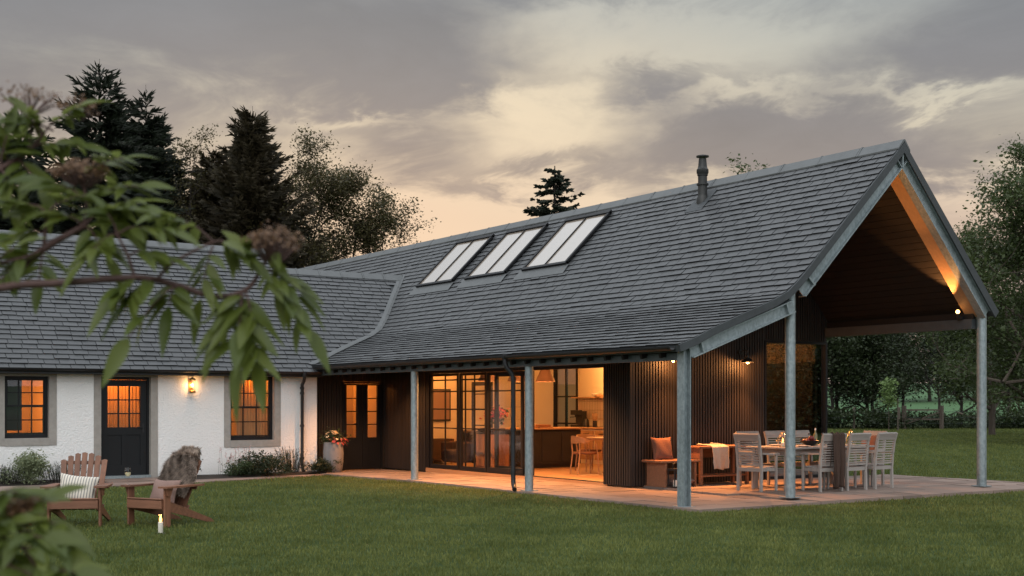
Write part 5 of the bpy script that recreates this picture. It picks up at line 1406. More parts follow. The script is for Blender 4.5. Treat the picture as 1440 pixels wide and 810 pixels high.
# ---- flowers in the planter
base = Vector((.33,12.62,-.115+.66)); fp = thing('potted_flowers', 'cream and pink flowers heaped in the grey stone planter', 'flowers', base)
rg = np.random.default_rng(5); C = rg.normal(size=(800,3))*np.array([.14,.14,.10])+np.array([0,0,.12]); C[:,2] = np.abs(C[:,2])
V, F = leaf_quads(rg, C, .05); raw_mesh('foliage', V, F, M['lf_green'], var=rg.random(800), parent=fp)
def blooms(name, m, n, sel, seed):
    r3 = random.Random(seed); V=[];F=[];tone=[]
    for i in range(n):
        c = Vector(sel(r3)); up_ = (c+Vector((0,0,.12))).normalized(); s = up_.orthogonal().normalized(); t2 = up_.cross(s); R_ = r3.uniform(.032,.050); tn = r3.random()
        for k in range(7):
            a = k*2*math.pi/7; d = s*math.cos(a)+t2*math.sin(a); e = s*math.cos(a+.5)+t2*math.sin(a+.5); e2 = s*math.cos(a-.5)+t2*math.sin(a-.5); q=len(V)
            V.extend([tuple(c),tuple(c+e2*R_*.7+up_*.008),tuple(c+d*R_+up_*.004),tuple(c+e*R_*.7+up_*.008)]); F.append((q,q+1,q+2,q+3)); tone.append(tn)
    raw_mesh(name, V, F, m, var=tone, parent=fp)
def dome(r3): 
    a = r3.random()*6.28; e = r3.uniform(.25,1.5); return (.21*math.cos(a)*math.cos(e)-.02, .21*math.sin(a)*math.cos(e), .05+.26*math.sin(e))
blooms('cream_blooms', M['petal_c'], 60, dome, 1)
blooms('pink_blooms', M['petal_p'], 40, lambda r3: (r3.uniform(-.18,.30)+.03, r3.gauss(-.08,.14), r3.uniform(-.02,.16)), 2)
# ---- foreground shrub tree
F3 = Vector((.556,.831,0)); R3 = Vector((.831,-.556,0))
EXTRA = .3
def fg_plant(name, label, B, L, S, seed, trunk):
    base = Vector(trunk); t = thing(name, label, 'shrub', base)
    r3 = random.Random(seed); mb = MB(); LVv=[];LF=[];lt=[]
    mb.tube([tuple(base), tuple(base.lerp(Vector(B[0][0][0]),.5)+Vector((-.05,.03,.1))), tuple(B[0][0][0])],[.03,.024,.016],8)
    for pts, r0, r1 in B:
        P_ = [Vector(p) for p in pts]; Q = []
        for i in range(len(P_)-1):
            p0 = P_[max(0,i-1)]; p1 = P_[i]; p2 = P_[i+1]; p3 = P_[min(len(P_)-1,i+2)]
            for k in range(5):
                u = k/5; Q.append(.5*((2*p1)+(p2-p0)*u+(2*p0-5*p1+4*p2-p3)*u*u+(3*p1-p0-3*p2+p3)*u**3))
        Q.append(P_[-1]); mb.tube(Q, [r0+(r1-r0)*i/(len(Q)-1) for i in range(len(Q))], 8)
    off = base; st = mb
    def leaflet(p, d, l, w, up_):
        d = d.normalized(); s = d.cross(up_); s = s.normalized() if s.length > .05 else d.orthogonal().normalized(); u = s.cross(d); n = 7; rows=[]; tw = r3.gauss(0,.25); s = (s*math.cos(tw)+u*math.sin(tw)); u = s.cross(d); tn = max(0,min(1,r3.gauss(.5,.28))); curl = r3.uniform(.08,.30)
        for i in range(n+1):
            f = i/n; ww = w*(math.sin(math.pi*f**.8)**.9)*(1-.25*f); q = p+d*l*f-u*0+Vector((0,0,-1))*l*curl*f*f; rows.append((q-s*ww*.5+u*ww*.16, q, q+s*ww*.5+u*ww*.16))
        b = len(LVv)
        for r_ in rows: LVv.extend([tuple(x-off) for x in r_])
        for i in range(n):
            for k in (0,1): LF.append((b+i*3+k, b+i*3+k+1, b+(i+1)*3+k+1, b+(i+1)*3+k)); lt.append(tn)
    for bp, tp_, ll, pr in [(b_, t_, l_*(.84 if len(L) > 20 else .80), p_+(2 if len(L) > 20 else 1)) for b_, t_, l_, p_ in L]+[(tuple(Vector(b_)+Vector((r3.gauss(0,.012),r3.gauss(0,.012),r3.gauss(0,.008)))), tuple(Vector(t_)+Vector((r3.gauss(0,.05),r3.gauss(0,.05),r3.gauss(0,.035)))), l_*.95, max(2,p_-1)) for b_, t_, l_, p_ in L if len(L) > 20 and r3.random() < EXTRA]:
        a, c = Vector(bp), Vector(tp_); ax = c-a; mid = a.lerp(c,.5)+Vector((0,0,ax.length*.10)); Q = [a, a.lerp(mid,.5)+Vector((0,0,.008)), mid, mid.lerp(c,.5)+Vector((0,0,.004)), c]
        st.tube(Q,[.0028,.0026,.0022,.002,.0015],5)
        side = ax.cross(Vector((0,0,1))); side = (side.normalized() if side.length > .02 else R3.copy()); side = (side*.6+R3*(.75 if r3.random()<.5 else -.75)*.5).normalized()
        up_ = (-F3*.55+Vector((0,0,.8))).normalized()
        for k in range(pr):
            f = .30+.62*k/max(1,pr-.4); i = min(3,int(f*4)); q = Q[i].lerp(Q[i+1], f*4-i)
            for sg in (-1,1):
                d = ax.normalized()*.55+side*sg*.95+Vector((0,0,r3.uniform(-.5,.05)))+Vector((r3.gauss(0,.15),r3.gauss(0,.15),0)); leaflet(q, d, ll*r3.uniform(.8,1.1), ll*r3.uniform(.30,.40), up_)
        leaflet(c, ax.normalized()+Vector((0,0,-.25)), ll*1.08, ll*.40, up_)
    raw_mesh('leaves', LVv, LF, M['lf_fg'], var=lt, parent=t, smooth=True)
    sm = mb; SV=[];SF=[];stn=[]
    for c, w, h, thin in S:
        w, h = w*.85, h*.78
        c = Vector(c); root = c+Vector((0,0,-h*1.1)); n = 170 if not thin else 90
        for i in range(n):
            a = r3.random()*6.28; rr = math.sqrt(r3.random()); p = c+R3*rr*w*.5*math.cos(a)+F3*rr*w*.5*math.sin(a)+Vector((0,0,h*(.40*(1-rr*rr)+.16*math.sin(a*4+rr*9)-.1+r3.gauss(0,.09))))
            if i % 3 == 0: sm.tube([root.lerp(p,.25+.2*r3.random()), p],[.0016,.0010],3,cap=False)
            for k in range(2 if thin else 3):
                e = p+Vector((r3.gauss(0,.006),r3.gauss(0,.006),r3.gauss(0,.006))); d = Vector((r3.gauss(0,1),r3.gauss(0,1),r3.gauss(0,1))).normalized(); s = d.orthogonal().normalized(); z = r3.uniform(.003,.0055); q=len(SV)
                SV.extend([tuple(e-d*z-off),tuple(e+s*z-off),tuple(e+d*z-off),tuple(e-s*z-off)]); SF.append((q,q+1,q+2,q+3)); stn.append(r3.random())
    mb.build('branch', M['twig'], t, smooth=True, fixn=False); raw_mesh('seed_head', SV, SF, M['lf_seed'], var=stn, parent=t)
    return t
fg_plant('elder_tree', 'arching green branch with long leaflets and brown seed heads, close at the left', ELD_B, ELD_L, ELD_S, 3, (-12.75,-10.95,-.085))
fg_plant('elder_shrub', 'low leafy shrub close in the bottom left corner', LOW_B, LOW_L, LOW_S, 8, (-12.35,-11.2,-.085))
# ------------------------------------------------------------------ what can be seen inside
ki = thing('kitchen_island', 'dark panelled kitchen island with a pale wooden worktop', 'kitchen island', (4.1,9.9,0))
mb = MB(); mb.box(2.95,9.55,.08,5.25,10.45,.885); mb.box(3.0,9.60,0,5.2,10.40,.08)
for i in range(4): mb.cbox(3.0+i*.565,9.530,.14,3.52+i*.565,9.548,.84)
mb.build('cabinet', M['kitchen'], ki)
mb = MB(); mb.cbox(2.88,9.48,.887,5.32,10.5,.925); mb.build('worktop', M['oak'], ki)
kc = thing('kitchen_counter', 'kitchen counter with dark units against the tiled wall', 'counter', (6.6,9.8,0))
mb = MB(); mb.box(6.35,8.0,.0,6.92,11.7,.855); mb.build('cabinet', M['plaster'], kc)
for i in range(6):
    mb = MB(); mb.cbox(6.332,8.03+i*.61,.10,6.348,8.60+i*.61,.82); d = mb.build('cabinet_door', M['oak'], kc)
    mb = MB(); mb.bar((6.318,8.2+i*.61,.74),(6.318,8.42+i*.61,.74),.014,.014); mb.build('handle', M['black'], d)
mb = MB(); mb.cbox(6.30,7.98,.857,6.925,11.72,.897); mb.build('worktop', M['oak'], kc)
mb = MB(); mb.cbox(6.66,8.6,1.62,6.925,11.85,1.655); o = mb.build('wall_shelf', M['oak']); rebase(o); tag(o, 'long pale wooden shelf on the tiled kitchen wall', 'shelf')
mb = MB()
for y in (8.8,10.0,11.2): mb.tube([(6.90,y,1.10),(6.84,y,1.10)],.008,6)
mb.tube([(6.84,8.7,1.10),(6.84,11.4,1.10)],.008,6); o = mb.build('utensil_rail', M['brass']); rebase(o); tag(o, 'thin brass rail across the kitchen tiles', 'rail')
def lath(name, lab, cat, m, prof_, c, n=16, group=None):
    mb = MB(); mb.lathe(prof_, c, n); o = mb.build(name, m, smooth=True); rebase(o); return tag(o, lab, cat, group)
def stack(z): return z
lath('dish','pale bowls stacked on the kitchen shelf','bowl',M['ceramic'],[(.05,0),(.11,.05),(.12,.09),(.11,.09),(.09,.05)],(6.78,10.95,1.656))
lath('serving_board','thick wooden board lying on the kitchen shelf','board',M['oak'],[(.16,0),(.165,.01),(.165,.05),(.16,.055)],(6.78,10.72,1.656))
cm = thing('coffee_machine', 'black coffee machine on the kitchen counter', 'coffee machine', (6.6,11.45,.897))
mb = MB(); mb.cbox(6.45,11.30,.897,6.75,11.58,.95); mb.cbox(6.62,11.30,.95,6.76,11.58,1.30); mb.cbox(6.45,11.30,1.20,6.62,11.58,1.32); mb.tube([(6.52,11.44,1.20),(6.52,11.44,1.14)],.03,10); mb.tube([(6.49,11.44,1.15),(6.34,11.44,1.14)],.012,6); mb.build('body', M['black'], cm)
lath('kettle','black kettle on the kitchen counter beside the coffee machine','kettle',M['black'],[(.08,0),(.085,.02),(.07,.16),(.05,.2),(.015,.21),(.015,.24)],(6.55,11.05,.898))
lath('utensil_jar','black jar of cooking spoons on the kitchen counter','jar',M['black'],[(.05,0),(.055,.02),(.055,.16),(.045,.16)],(6.62,10.78,.898))
mb = MB(); rnd = random.Random(2)
for k in range(7): a=k*.9; mb.tube([(6.62+.02*math.cos(a),10.78+.02*math.sin(a),1.0),(6.62+.07*math.cos(a),10.78+.07*math.sin(a),1.22+.02*(k%3))],[.006,.012],6)
o = mb.build('cooking_spoon', M['oak']); rebase(o); tag(o, 'bunch of wooden cooking spoons in the black jar', 'spoons')
lath('bowl','cream bowl at the left of the kitchen island top','bowl',M['ceramic'],[(.06,0),(.10,.03),(.14,.10),(.13,.10),(.09,.03)],(3.95,9.75,.926))
mb = MB(); mb.cbox(4.15,9.68,.926,4.55,9.95,.95); mb.cbox(4.2,9.70,.951,4.5,9.92,1.0); o = mb.build('cutting_board', M['bench_wood']); rebase(o); tag(o, 'wooden board with a loaf on the kitchen island', 'board')
# bouquet on the island seen through the sliding glass
bq = thing('bouquet', 'pink flowers in a vase on the kitchen island behind the glass', 'flowers', (3.15,9.95,.926))
mb = MB(); mb.lathe([(.05,0),(.065,.04),(.06,.14),(.04,.2),(.05,.22)], (3.15,9.95,.926), 14); mb.build('vase', M['pot'], bq, smooth=True)
rg = np.random.default_rng(9); C = rg.normal(size=(260,3))*np.array([.12,.12,.08])+np.array([0,0,.34]); V,F = leaf_quads(rg, C, .07); raw_mesh('bloom', V, F, M['petal_p'], var=rg.random(260), parent=bq)
C = rg.normal(size=(200,3))*np.array([.10,.10,.09])+np.array([0,0,.27]); V,F = leaf_quads(rg, C, .09); raw_mesh('foliage', V, F, M['lf_green'], var=rg.random(200), parent=bq)
# round table and bent wood chairs
rt_ = thing('round_table', 'round pale wooden table just inside the open sliding door', 'table', (4.35,7.15,0))
mb = MB(); mb.lathe([(.58,.72),(.60,.73),(.60,.755),(.59,.76)], (4.35,7.15,0), 36); mb.build('table_top', M['oak'], rt_, smooth=True)
mb = MB(); mb.lathe([(.26,0),(.27,.02),(.10,.05),(.06,.12),(.05,.6),(.12,.71)], (4.35,7.15,0), 20); mb.build('pedestal', M['oak'], rt_, smooth=True)
lath('bowl','dark bowl on the round indoor table','bowl',M['black'],[(.05,0),(.09,.03),(.12,.08),(.11,.08),(.07,.03)],(4.45,6.95,.761))
def inchair(label, loc, rz):
    t = thing('kitchen_chair', label, 'chair', loc, rz, 'curved wooden chairs at the round table', fixed=False)
    for sx in (-1,1):
        mb = MB(); mb.tube([(sx*.23,-.22,0),(sx*.21,-.20,.44),(sx*.24,-.15,.66)],[.014,.018,.014],8); mb.build('leg', M['oak'], t, smooth=True)
        mb = MB(); mb.tube([(sx*.22,.25,0),(sx*.20,.20,.44),(sx*.23,.22,.72)],[.014,.018,.014],8); mb.build('back_leg', M['oak'], t, smooth=True)
    mb = MB(); mb.lathe([(.02,.43),(.24,.425),(.26,.445),(.25,.47),(.02,.475)], (0,0,0), 24); mb.build('seat', M['fabric_rust'], t, smooth=True)
    mb = MB(); n=14
    for i in range(n):
        a0, a1 = math.pi*(-.05+1.1*i/n), math.pi*(-.05+1.1*(i+1)/n); h0, h1 = .05+.07*math.sin(math.pi*i/n), .05+.07*math.sin(math.pi*(i+1)/n)
        P0 = [(.26*math.cos(a0),.05+.22*math.sin(a0)), (.285*math.cos(a0),.05+.245*math.sin(a0))]; P1 = [(.26*math.cos(a1),.05+.22*math.sin(a1)), (.285*math.cos(a1),.05+.245*math.sin(a1))]
        mb._add([(*P0[0],.69-h0*.3),(*P0[1],.69-h0*.3),(*P1[1],.69-h1*.3),(*P1[0],.69-h1*.3),(*P0[0],.69+h0),(*P0[1],.69+h0),(*P1[1],.69+h1),(*P1[0],.69+h1)], [(0,3,2,1),(4,5,6,7),(0,1,5,4),(2,3,7,6),(0,4,7,3),(1,2,6,5)])
    mb.build('backrest', M['oak'], t, smooth=True); return t
ic = inchair('curved wooden chair nearest the open sliding door', (3.45,7.0,0), R(75))
dup(ic, (4.25,6.42,0), R(170), 'curved wooden chair at the right side of the round indoor table'); dup(ic, (4.3,7.95,0), R(-5), 'curved wooden chair behind the round indoor table')
# armchair and low cabinet silhouettes behind the sliding glass
so = thing('armchair', 'dark upholstered armchair behind the sliding glass', 'armchair', (2.8,11.0,0))
mb = MB(); mb.cbox(2.5,10.65,.12,3.05,11.3,.42,.04); mb.build('seat', M['fabric_brown'], so); mb = MB(); mb.cbox(2.97,10.62,.30,3.13,11.33,.86,.05); mb.build('backrest', M['fabric_brown'], so)
for y in (10.58,11.26): mb = MB(); mb.cbox(2.5,y,.12,3.0,y+.12,.60,.04); mb.build('arm', M['fabric_brown'], so)
for (x,y) in ((2.55,10.68),(3.05,10.68),(2.55,11.27),(3.05,11.27)): mb = MB(); mb.tube([(x,y,0),(x,y,.12)],.02,8); mb.build('leg', M['oak'], so)
cb = thing('low_cabinet', 'brown wooden cabinet with folded cloths behind the sliding glass', 'cabinet', (2.66,9.37,0))
mb = MB(); mb.cbox(2.45,9.02,.04,2.88,9.72,.80); mb.build('carcass', M['bench_wood'], cb)
for i in range(2): mb = MB(); mb.cbox(2.43,9.05+i*.335,.10,2.448,9.36+i*.335,.75); mb.build('cabinet_door', M['bench_wood'], cb)
mb = MB()
for k in range(3): mb.cbox(2.48,9.1,.801+k*.05,2.84,9.65,.845+k*.05,.02)
o = mb.build('folded_blanket', M['fabric_brown']); rebase(o); tag(o, 'dark folded blankets piled on the brown cabinet indoors', 'blankets')
pc = thing('framed_picture', 'framed brownish picture on the wall far behind the sliding glass', 'picture', (3.35,12.93,1.2)); mb = MB(); mb.box(3.0,12.90,1.05,3.7,12.945,1.85); mb.build('frame', M['black'], pc); mb = MB(); mb.poly([(3.04,12.897,1.09),(3.66,12.897,1.09),(3.66,12.897,1.81),(3.04,12.897,1.81)]); mb.build('print', M['fabric_mauve'], pc)
ss = thing('side_cabinet', 'small dark side cabinet by the far wall indoors', 'cabinet', (3.1,12.6,0)); mb = MB(); mb.cbox(2.7,12.4,.1,3.5,12.9,.62); mb.build('carcass', M['fabric_brown'], ss)
for (x,y) in ((2.75,12.45),(3.45,12.45)): mb = MB(); mb.tube([(x,y,0),(x,y,.1)],.02,8); mb.build('leg', M['oak'], ss)
# pendant lamps over the island
M['shade'] = mat('dusty_pink_shade', (.20,.12,.095), .7, .1)
LIGHTS = []
def point(name, loc, w, c=(1,.56,.24), r=.05):
    l = bpy.data.lights.new(name, 'POINT'); l.energy = w; l.color = c; l.shadow_soft_size = r
    o = bpy.data.objects.new(name, l); COL.objects.link(o); o.location = loc; return o
def spot(name, loc, target, w, ang, c=(1,.56,.24), blend=.35, r=.03):
    l = bpy.data.lights.new(name, 'SPOT'); l.energy = w; l.color = c; l.spot_size = R(ang); l.spot_blend = blend; l.shadow_soft_size = r
    o = bpy.data.objects.new(name, l); COL.objects.link(o); o.location = loc
    o.rotation_euler = (Vector(target)-Vector(loc)).to_track_quat('-Z','Y').to_euler(); return o
for i,(x,y,lab) in enumerate(((2.95,10.0,'cone shaped pendant lamp over the island, left one behind the glass'),(3.75,10.0,'cone shaped pendant lamp over the island, half hidden by the porch post'),(4.55,10.0,'cone shaped pendant lamp over the island, in front of the dark kitchen window'))):
    L_ = thing('pendant_lamp', lab, 'lamp', (x,y,2.0), 0, 'pendant lamps over the kitchen island')
    mb = MB(); mb.lathe([(.23,2.0),(.225,2.03),(.11,2.29),(.09,2.31),(.085,2.30),(.10,2.28),(.215,2.02)], (x,y,0), 24, False, False); mb.build('lamp_shade', M['shade'], L_, smooth=True)
    mb = MB(); mb.tube([(x,y,2.30),(x,y,2.76)],.006,6); mb.lathe([(.05,2.27),(.03,2.36)], (x,y,0), 12); mb.build('cord', M['black'], L_)
    mb = MB(); mb.sphere((x,y,2.12), .04, 12, 8); mb.build('bulb', M['bulb'], L_, smooth=True)
    point('pendant_light', (x,y,2.05), 42, (1,.40,.11), r=.06)
point('kitchen_light', (6.3,10.3,2.35), 85, (1,.47,.13), .08); point('kitchen_light', (4.6,6.9,2.55), 115, (1,.38,.10), .1); point('living_light', (3.1,11.9,2.3), 85, (1,.40,.10), .1); point('living_light', (3.2,8.9,2.55), 75, (1,.39,.10), .1); point('living_light', (5.6,5.2,2.5), 15, (1,.5,.2), .1); point('living_light', (2.75,5.7,2.5), 110, (1,.40,.12), .1)  # last living light added by the opening to spill warm light onto the terrace
for x, y in ((5.2,9.4),(5.6,8.6)):
    pass
# track spots on the kitchen ceiling
for i,(x,y) in enumerate(((5.9,10.6),(5.6,9.3))):
    L_ = thing('ceiling_spot', ('small dark ceiling spotlight above the kitchen counter, left one','small dark ceiling spotlight above the kitchen counter, right one')[i], 'spotlight', (x,y,2.5), 0, 'kitchen ceiling spotlights')
    mb = MB(); mb.tube([(x,y,2.76),(x,y,2.56)],.012,6); mb.tube([(x,y,2.58),(x+.1,y,2.42)],.05,12); mb.build('housing', M['black'], L_, smooth=True)
# cottage rooms and hall
for (x,y,z,w) in ((-7.2,13.7,1.5,52),(-4.4,13.35,2.05,34),(-1.3,13.25,2.2,28),(-2.55,13.3,1.4,60),(.95,14.5,2.1,34),(-9.1,13.95,1.7,80)): point('room_light', (x,y,z), w, (1,.31,.055), .08)
# ---- outdoor wall lamps
def barn_lamp(label, x, y, z):
    t = thing('wall_lamp', label, 'wall lamp', (x,y,z), 0, 'dark barn lamps on the gable wall')
    mb = MB(); mb.lathe([(.045,0),(.045,.03)], (0,0,0), 14); 
    mb2 = MB(); mb2.M = Matrix.Translation((x,y,z+.20)) @ Matrix.Rotation(R(90),4,'X'); mb2.lathe([(.05,0),(.05,.03),(.02,.035)], (0,0,0), 14); mb2.M = None
    mb2.tube([(x,y-.03,z+.20),(x,y-.13,z+.24),(x,y-.20,z+.22),(x,y-.215,z+.13)],.011,8); mb2.build('bracket', M['black'], t, smooth=True)
    mb = MB(); mb.lathe([(.13,.0),(.125,.012),(.06,.07),(.035,.09),(.035,.13),(.028,.13),(.028,.085),(.055,.06),(.118,.008)], (x,y-.215,z), 22, False, False); mb.build('lamp_shade', M['black'], t, smooth=True)
    mb = MB(); mb.sphere((x,y-.215,z+.005), .034, 12, 8); mb.build('bulb', M['bulb'], t, smooth=True)
    point('barn_lamp_light', (x,y-.215,z-.045), 42, (1,.40,.12), .03); spot('barn_lamp_light', (x,y-.215,z-.05), (x-.05,y-1.3,0), 680, 112, (1,.36,.10), 1.0)
barn_lamp('dark barn lamp on the ribbed wall, left one just behind the corner post', 2.72, 3.58, 2.28)
barn_lamp('dark barn lamp on the ribbed wall, beside the tall picture window', 4.60, 3.58, 2.28)
for k,(yy,lab) in enumerate(((5.4,'small recessed downlight under the eave, in front of the open door'),(8.2,'small recessed downlight under the eave, in front of the glass screen'),(11.2,'small recessed downlight under the eave, nearest the dark glazed doors'))):
    xx, zz = 1.05, 2.66; t = thing('eave_downlight', lab, 'downlight', (xx,yy,zz), 0, 'downlights under the long eave')
    mb = MB(); mb.lathe([(.05,-.02),(.055,0),(.055,.06),(.04,.06),(.04,-.018)], (xx,yy,zz), 16, False, False); mb.build('housing', M['black'], t, smooth=True)
    mb = MB(); mb.sphere((xx,yy,zz+.015), .025, 10, 6); mb.build('bulb', M['bulb'], t, smooth=True)
    spot('eave_downlight_light', (xx,yy,zz-.03), (xx-.12,yy,0), 950, 120, (1,.42,.14), .7)
# up-lighter by the right gable post
t = thing('spot_lamp', 'small lit spotlight under the gable beside the right post', 'spotlight', (6.86,.33,3.03))
mb = MB(); mb.box(6.90,.28,3.025,6.98,.38,3.07); mb.tube([(6.93,.33,3.06),(6.87,.33,3.10)],.012,8); mb.tube([(6.90,.33,3.06),(6.85,.32,3.14)],.035,12); mb.build('housing', M['black'], t, smooth=True)
mb = MB(); mb.sphere((6.84,.30,3.155), .036, 12, 8); mb.build('bulb', M['bulb'], t, smooth=True)
spot('gable_spot', (6.74,.33,3.12), (5.2,.36,5.0), 260, 66, (1,.42,.13), .35)
t = thing('spot_lamp', 'small spotlight tucked behind the gable beam above the middle post', 'spotlight', (2.62,.33,3.25))
mb = MB(); mb.box(2.45,.28,3.235,2.60,.38,3.27); mb.tube([(2.58,.33,3.26),(2.64,.32,3.34)],.035,12); mb.build('housing', M['black'], t, smooth=True)
mb = MB(); mb.sphere((2.655,.315,3.36), .03, 12, 8); mb.build('bulb', M['bulb'], t, smooth=True)
spot('gable_spot', (2.70,.31,3.42), (5.2,.22,5.2), 200, 38, (1,.44,.14), .6)
# brass lantern on the cottage
x, y, z = -3.06, 12.745, 1.72
t = thing('wall_lantern', 'brass and glass lantern lit on the white cottage wall', 'wall lantern', (x,y,z))
mb = MB(); mb.box(x-.045,y-.02,z+.02,x+.045,y,z+.30); mb.box(x-.015,y-.10,z+.02,x+.015,y-.02,z+.04); mb.lathe([(.062,0),(.07,.01),(.07,.045),(.055,.055)], (x,y-.12,z), 18); mb.lathe([(.06,.27),(.075,.275),(.07,.30),(.03,.33),(.01,.345)], (x,y-.12,z), 18)
for a in range(4): q = a*1.571+.785; mb.tube([(x+.062*math.cos(q),y-.12+.062*math.sin(q),z+.05),(x+.062*math.cos(q),y-.12+.062*math.sin(q),z+.275)],.005,6)
mb.build('housing', M['brass'], t, smooth=True)
mb = MB(); mb.lathe([(.056,.056),(.056,.27)], (x,y-.12,z), 18, False, False); mb.build('glass_shade', M['glass_thin'], t, smooth=True)
mb = MB(); mb.sphere((x,y-.12,z+.17), .032, 12, 8, (1,1,1.5)); mb.build('bulb', M['bulb'], t, smooth=True)
point('lantern_light', (x-.044,y-.115,z+.17), 3.2, (1,.50,.18), .012); point('lantern_light', (x+.044,y-.115,z+.17), 3.2, (1,.50,.18), .012)
# candles
for q in ((-7.62,.88,.135),(3.62,1.50,.905),(5.30,1.45,.905)): point('candle_light', q, .9, (1,.5,.18), .015)
# ------------------------------------------------------------------ sky, sun, camera
def make_world():
    w = bpy.data.worlds.new('World'); scene.world = w; w.use_nodes = True; t = NT(w.node_tree)
    bg = t.n['Background']
    tc = t.n.new('ShaderNodeTexCoord').outputs['Generated']
    v = t.mapping(tc, rot=(0,0,.5898))                       # y now points along the barn's far side sky
    s = t.n.new('ShaderNodeSeparateXYZ'); t.link(v, s.inputs[0]); X, Y, Z = s.outputs
    zz = t.math('MAXIMUM', Z, .0)
    # cloud deck seen in perspective
    k = t.math('DIVIDE', 1.0, t.math('ADD', zz, .11))
    c = t.n.new('ShaderNodeCombineXYZ'); t.link(t.math('MULTIPLY', X, k), c.inputs[0]); t.link(t.math('MULTIPLY', Y, k), c.inputs[1]); c.inputs[2].default_value = 3.7
    wv = t.noise(c.outputs[0], .9, 3)
    c2 = t.n.new('ShaderNodeVectorMath'); c2.operation = 'ADD'; t.link(c.outputs[0], c2.inputs[0])
    cw = t.n.new('ShaderNodeCombineXYZ'); t.link(t.math('MULTIPLY', wv, .9), cw.inputs[0]); t.link(t.math('MULTIPLY', wv, -.6), cw.inputs[1]); t.link(cw.outputs[0], c2.inputs[1])
    n1 = t.noise(t.mapping(c2.outputs[0], loc=(1.3,.4,0), scale=(1.5,1.15,1)), 1.0, 8, .60)
    n2 = t.noise(t.mapping(c2.outputs[0], loc=(4.1,2.2,0), scale=(3.6,2.6,1)), 1.0, 6, .62)
    wn = t.noise(t.mapping(tc, scale=(3,3,6)), 1.0, 5, .6)
    def blob(x, z, sx, sz, warp=.10):
        a = t.math('DIVIDE', t.math('SUBTRACT', t.math('ADD', X, t.math('MULTIPLY', t.math('SUBTRACT', wn, .5), warp*2.2)), x), sx)
        b = t.math('DIVIDE', t.math('SUBTRACT', t.math('ADD', Z, t.math('MULTIPLY', t.math('SUBTRACT', n2, .5), warp)), z), sz)
        d = t.math('ADD', t.math('MULTIPLY', a, a), t.math('MULTIPLY', b, b))
        return t.math('MULTIPLY', t.math('POWER', 2.718, t.math('MULTIPLY', d, -1)), t.math('GREATER_THAN', Y, 0))
    dens = t.math('ADD', t.math('MULTIPLY', n1, .62), t.math('MULTIPLY', n2, .30))
    for (x,z,sx,sz,wt) in CLOUDS: dens = t.math('ADD', dens, t.math('MULTIPLY', blob(x,z,sx,sz), wt))
    m = t.n.new('ShaderNodeMapRange'); m.interpolation_type = 'SMOOTHSTEP'; m.inputs[1].default_value = .30; m.inputs[2].default_value = .70; t.link(dens, m.inputs[0])
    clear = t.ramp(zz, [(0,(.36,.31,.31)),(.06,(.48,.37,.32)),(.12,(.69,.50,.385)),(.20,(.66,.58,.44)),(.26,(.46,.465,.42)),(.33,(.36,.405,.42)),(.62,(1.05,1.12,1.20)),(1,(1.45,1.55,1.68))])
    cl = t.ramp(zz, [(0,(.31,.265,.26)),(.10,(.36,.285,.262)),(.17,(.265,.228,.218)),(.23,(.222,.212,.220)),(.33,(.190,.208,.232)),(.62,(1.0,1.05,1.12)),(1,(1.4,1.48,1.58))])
    shade = t.math('ADD', .82, t.math('MULTIPLY', n2, .36))
    sm = t.n.new('ShaderNodeVectorMath'); sm.operation = 'SCALE'; t.link(cl, sm.inputs[0]); t.link(shade, sm.inputs['Scale'])
    glow = blob(-.02,.19,.22,.09,.05); gc = t.mixc(glow, clear, (.78,.65,.47), 'MIX')
    g2 = blob(-.06,.145,.16,.045,.04); gc = t.mixc(t.math('MULTIPLY', g2, .7), gc, (.72,.53,.395))
    sky = t.mixc(t.math('MULTIPLY', m.outputs[0], .96), gc, sm.outputs[0])
    # the half of the sky away from the sunset is plain bright overcast
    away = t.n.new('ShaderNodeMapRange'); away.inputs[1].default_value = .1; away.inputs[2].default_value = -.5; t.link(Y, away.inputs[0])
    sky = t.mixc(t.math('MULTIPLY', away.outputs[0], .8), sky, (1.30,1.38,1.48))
    nis = t.n.new('ShaderNodeTexSky'); nis.sky_type = 'NISHITA'; nis.sun_disc = False; nis.sun_elevation = R(3); nis.sun_rotation = R(25)
    ns = t.n.new('ShaderNodeVectorMath'); ns.operation = 'SCALE'; t.link(nis.outputs[0], ns.inputs[0]); ns.inputs['Scale'].default_value = .008
    ad = t.n.new('ShaderNodeVectorMath'); ad.operation = 'ADD'; t.link(sky, ad.inputs[0]); t.link(ns.outputs[0], ad.inputs[1])
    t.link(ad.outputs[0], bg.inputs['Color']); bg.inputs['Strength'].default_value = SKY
SKY = 1.06
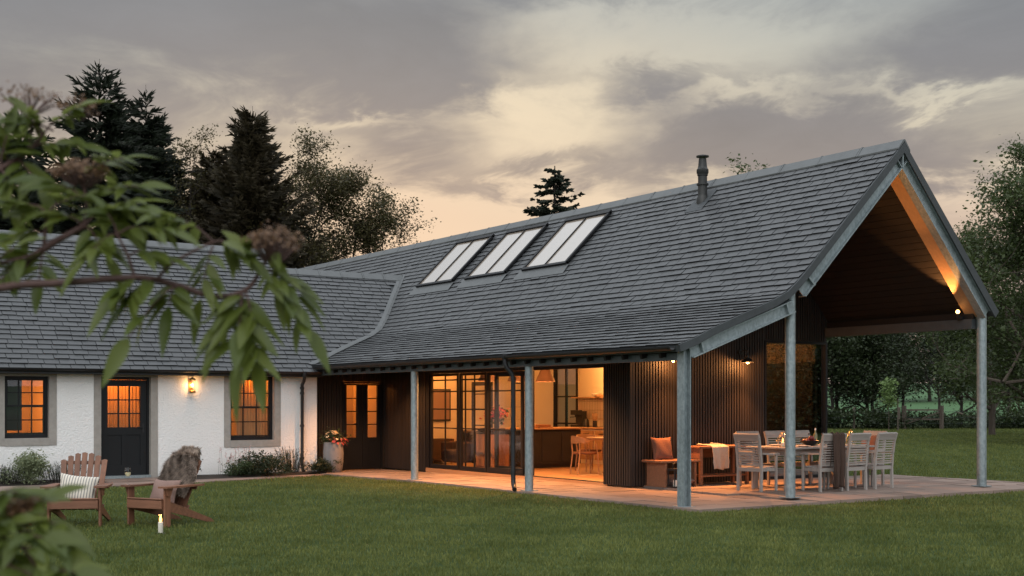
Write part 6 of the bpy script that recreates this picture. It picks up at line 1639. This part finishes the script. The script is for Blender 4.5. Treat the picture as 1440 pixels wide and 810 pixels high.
# broad cloud banks and gaps of this evening: direction (right of view axis, up), extents, weight
CLOUDS = [(-.26,.285,.24,.060,.26),(-.08,.255,.09,.035,.22),(-.08,.203,.055,.018,.24),(.00,.182,.06,.010,.16),(.18,.198,.13,.028,.28),(.13,.245,.045,.012,.15),(.36,.265,.12,.035,.26),(.30,.18,.12,.025,.16),(-.36,.20,.14,.05,.10),(.05,.325,.10,.015,.14),
          (.01,.215,.105,.026,-.20),(.08,.262,.10,.012,-.12),(-.14,.222,.05,.006,-.16),(.12,.285,.15,.018,-.20),(-.05,.140,.14,.022,-.26),(.31,.228,.05,.006,-.22),(.34,.150,.05,.015,-.20),(.20,.235,.05,.008,-.14)]
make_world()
sun = bpy.data.lights.new('sun', 'SUN'); sun.energy = 1.0; sun.angle = R(50); sun.color = (1,.97,.93)
so_ = bpy.data.objects.new('sun', sun); COL.objects.link(so_)
so_.rotation_euler = (Vector((.72,.62,-.85))).to_track_quat('-Z','Y').to_euler(); so_.location = (-20,-20,25)
cam_d = bpy.data.cameras.new('camera'); cam_o = bpy.data.objects.new('camera', cam_d); COL.objects.link(cam_o)
cam_o.location = (-12.5454,-14.1331,1.5); cam_o.rotation_euler = (R(90),0,-.5898)
cam_d.sensor_width = 36; cam_d.lens = 1766.5/1440*36; cam_d.shift_y = (566.75-405)/1440; cam_d.clip_end = 3000; cam_d.clip_start = .05
cam_d.dof.use_dof = True; cam_d.dof.focus_distance = 21; cam_d.dof.aperture_fstop = 44.16/1000/.0115
scene.camera = cam_o
scene.view_settings.view_transform = 'Standard'; scene.view_settings.look = 'None'; scene.view_settings.exposure = 0
cy = scene.cycles; cy.use_denoising = True; cy.max_bounces = 8; cy.diffuse_bounces = 3; cy.glossy_bounces = 4; cy.transparent_max_bounces = 24; cy.transmission_bounces = 6
cy.sample_clamp_indirect = 4; cy.caustics_reflective = False; cy.caustics_refractive = False; cy.light_sampling_threshold = .005
try: cy.denoiser = 'OPENIMAGEDENOISE'
except Exception: pass
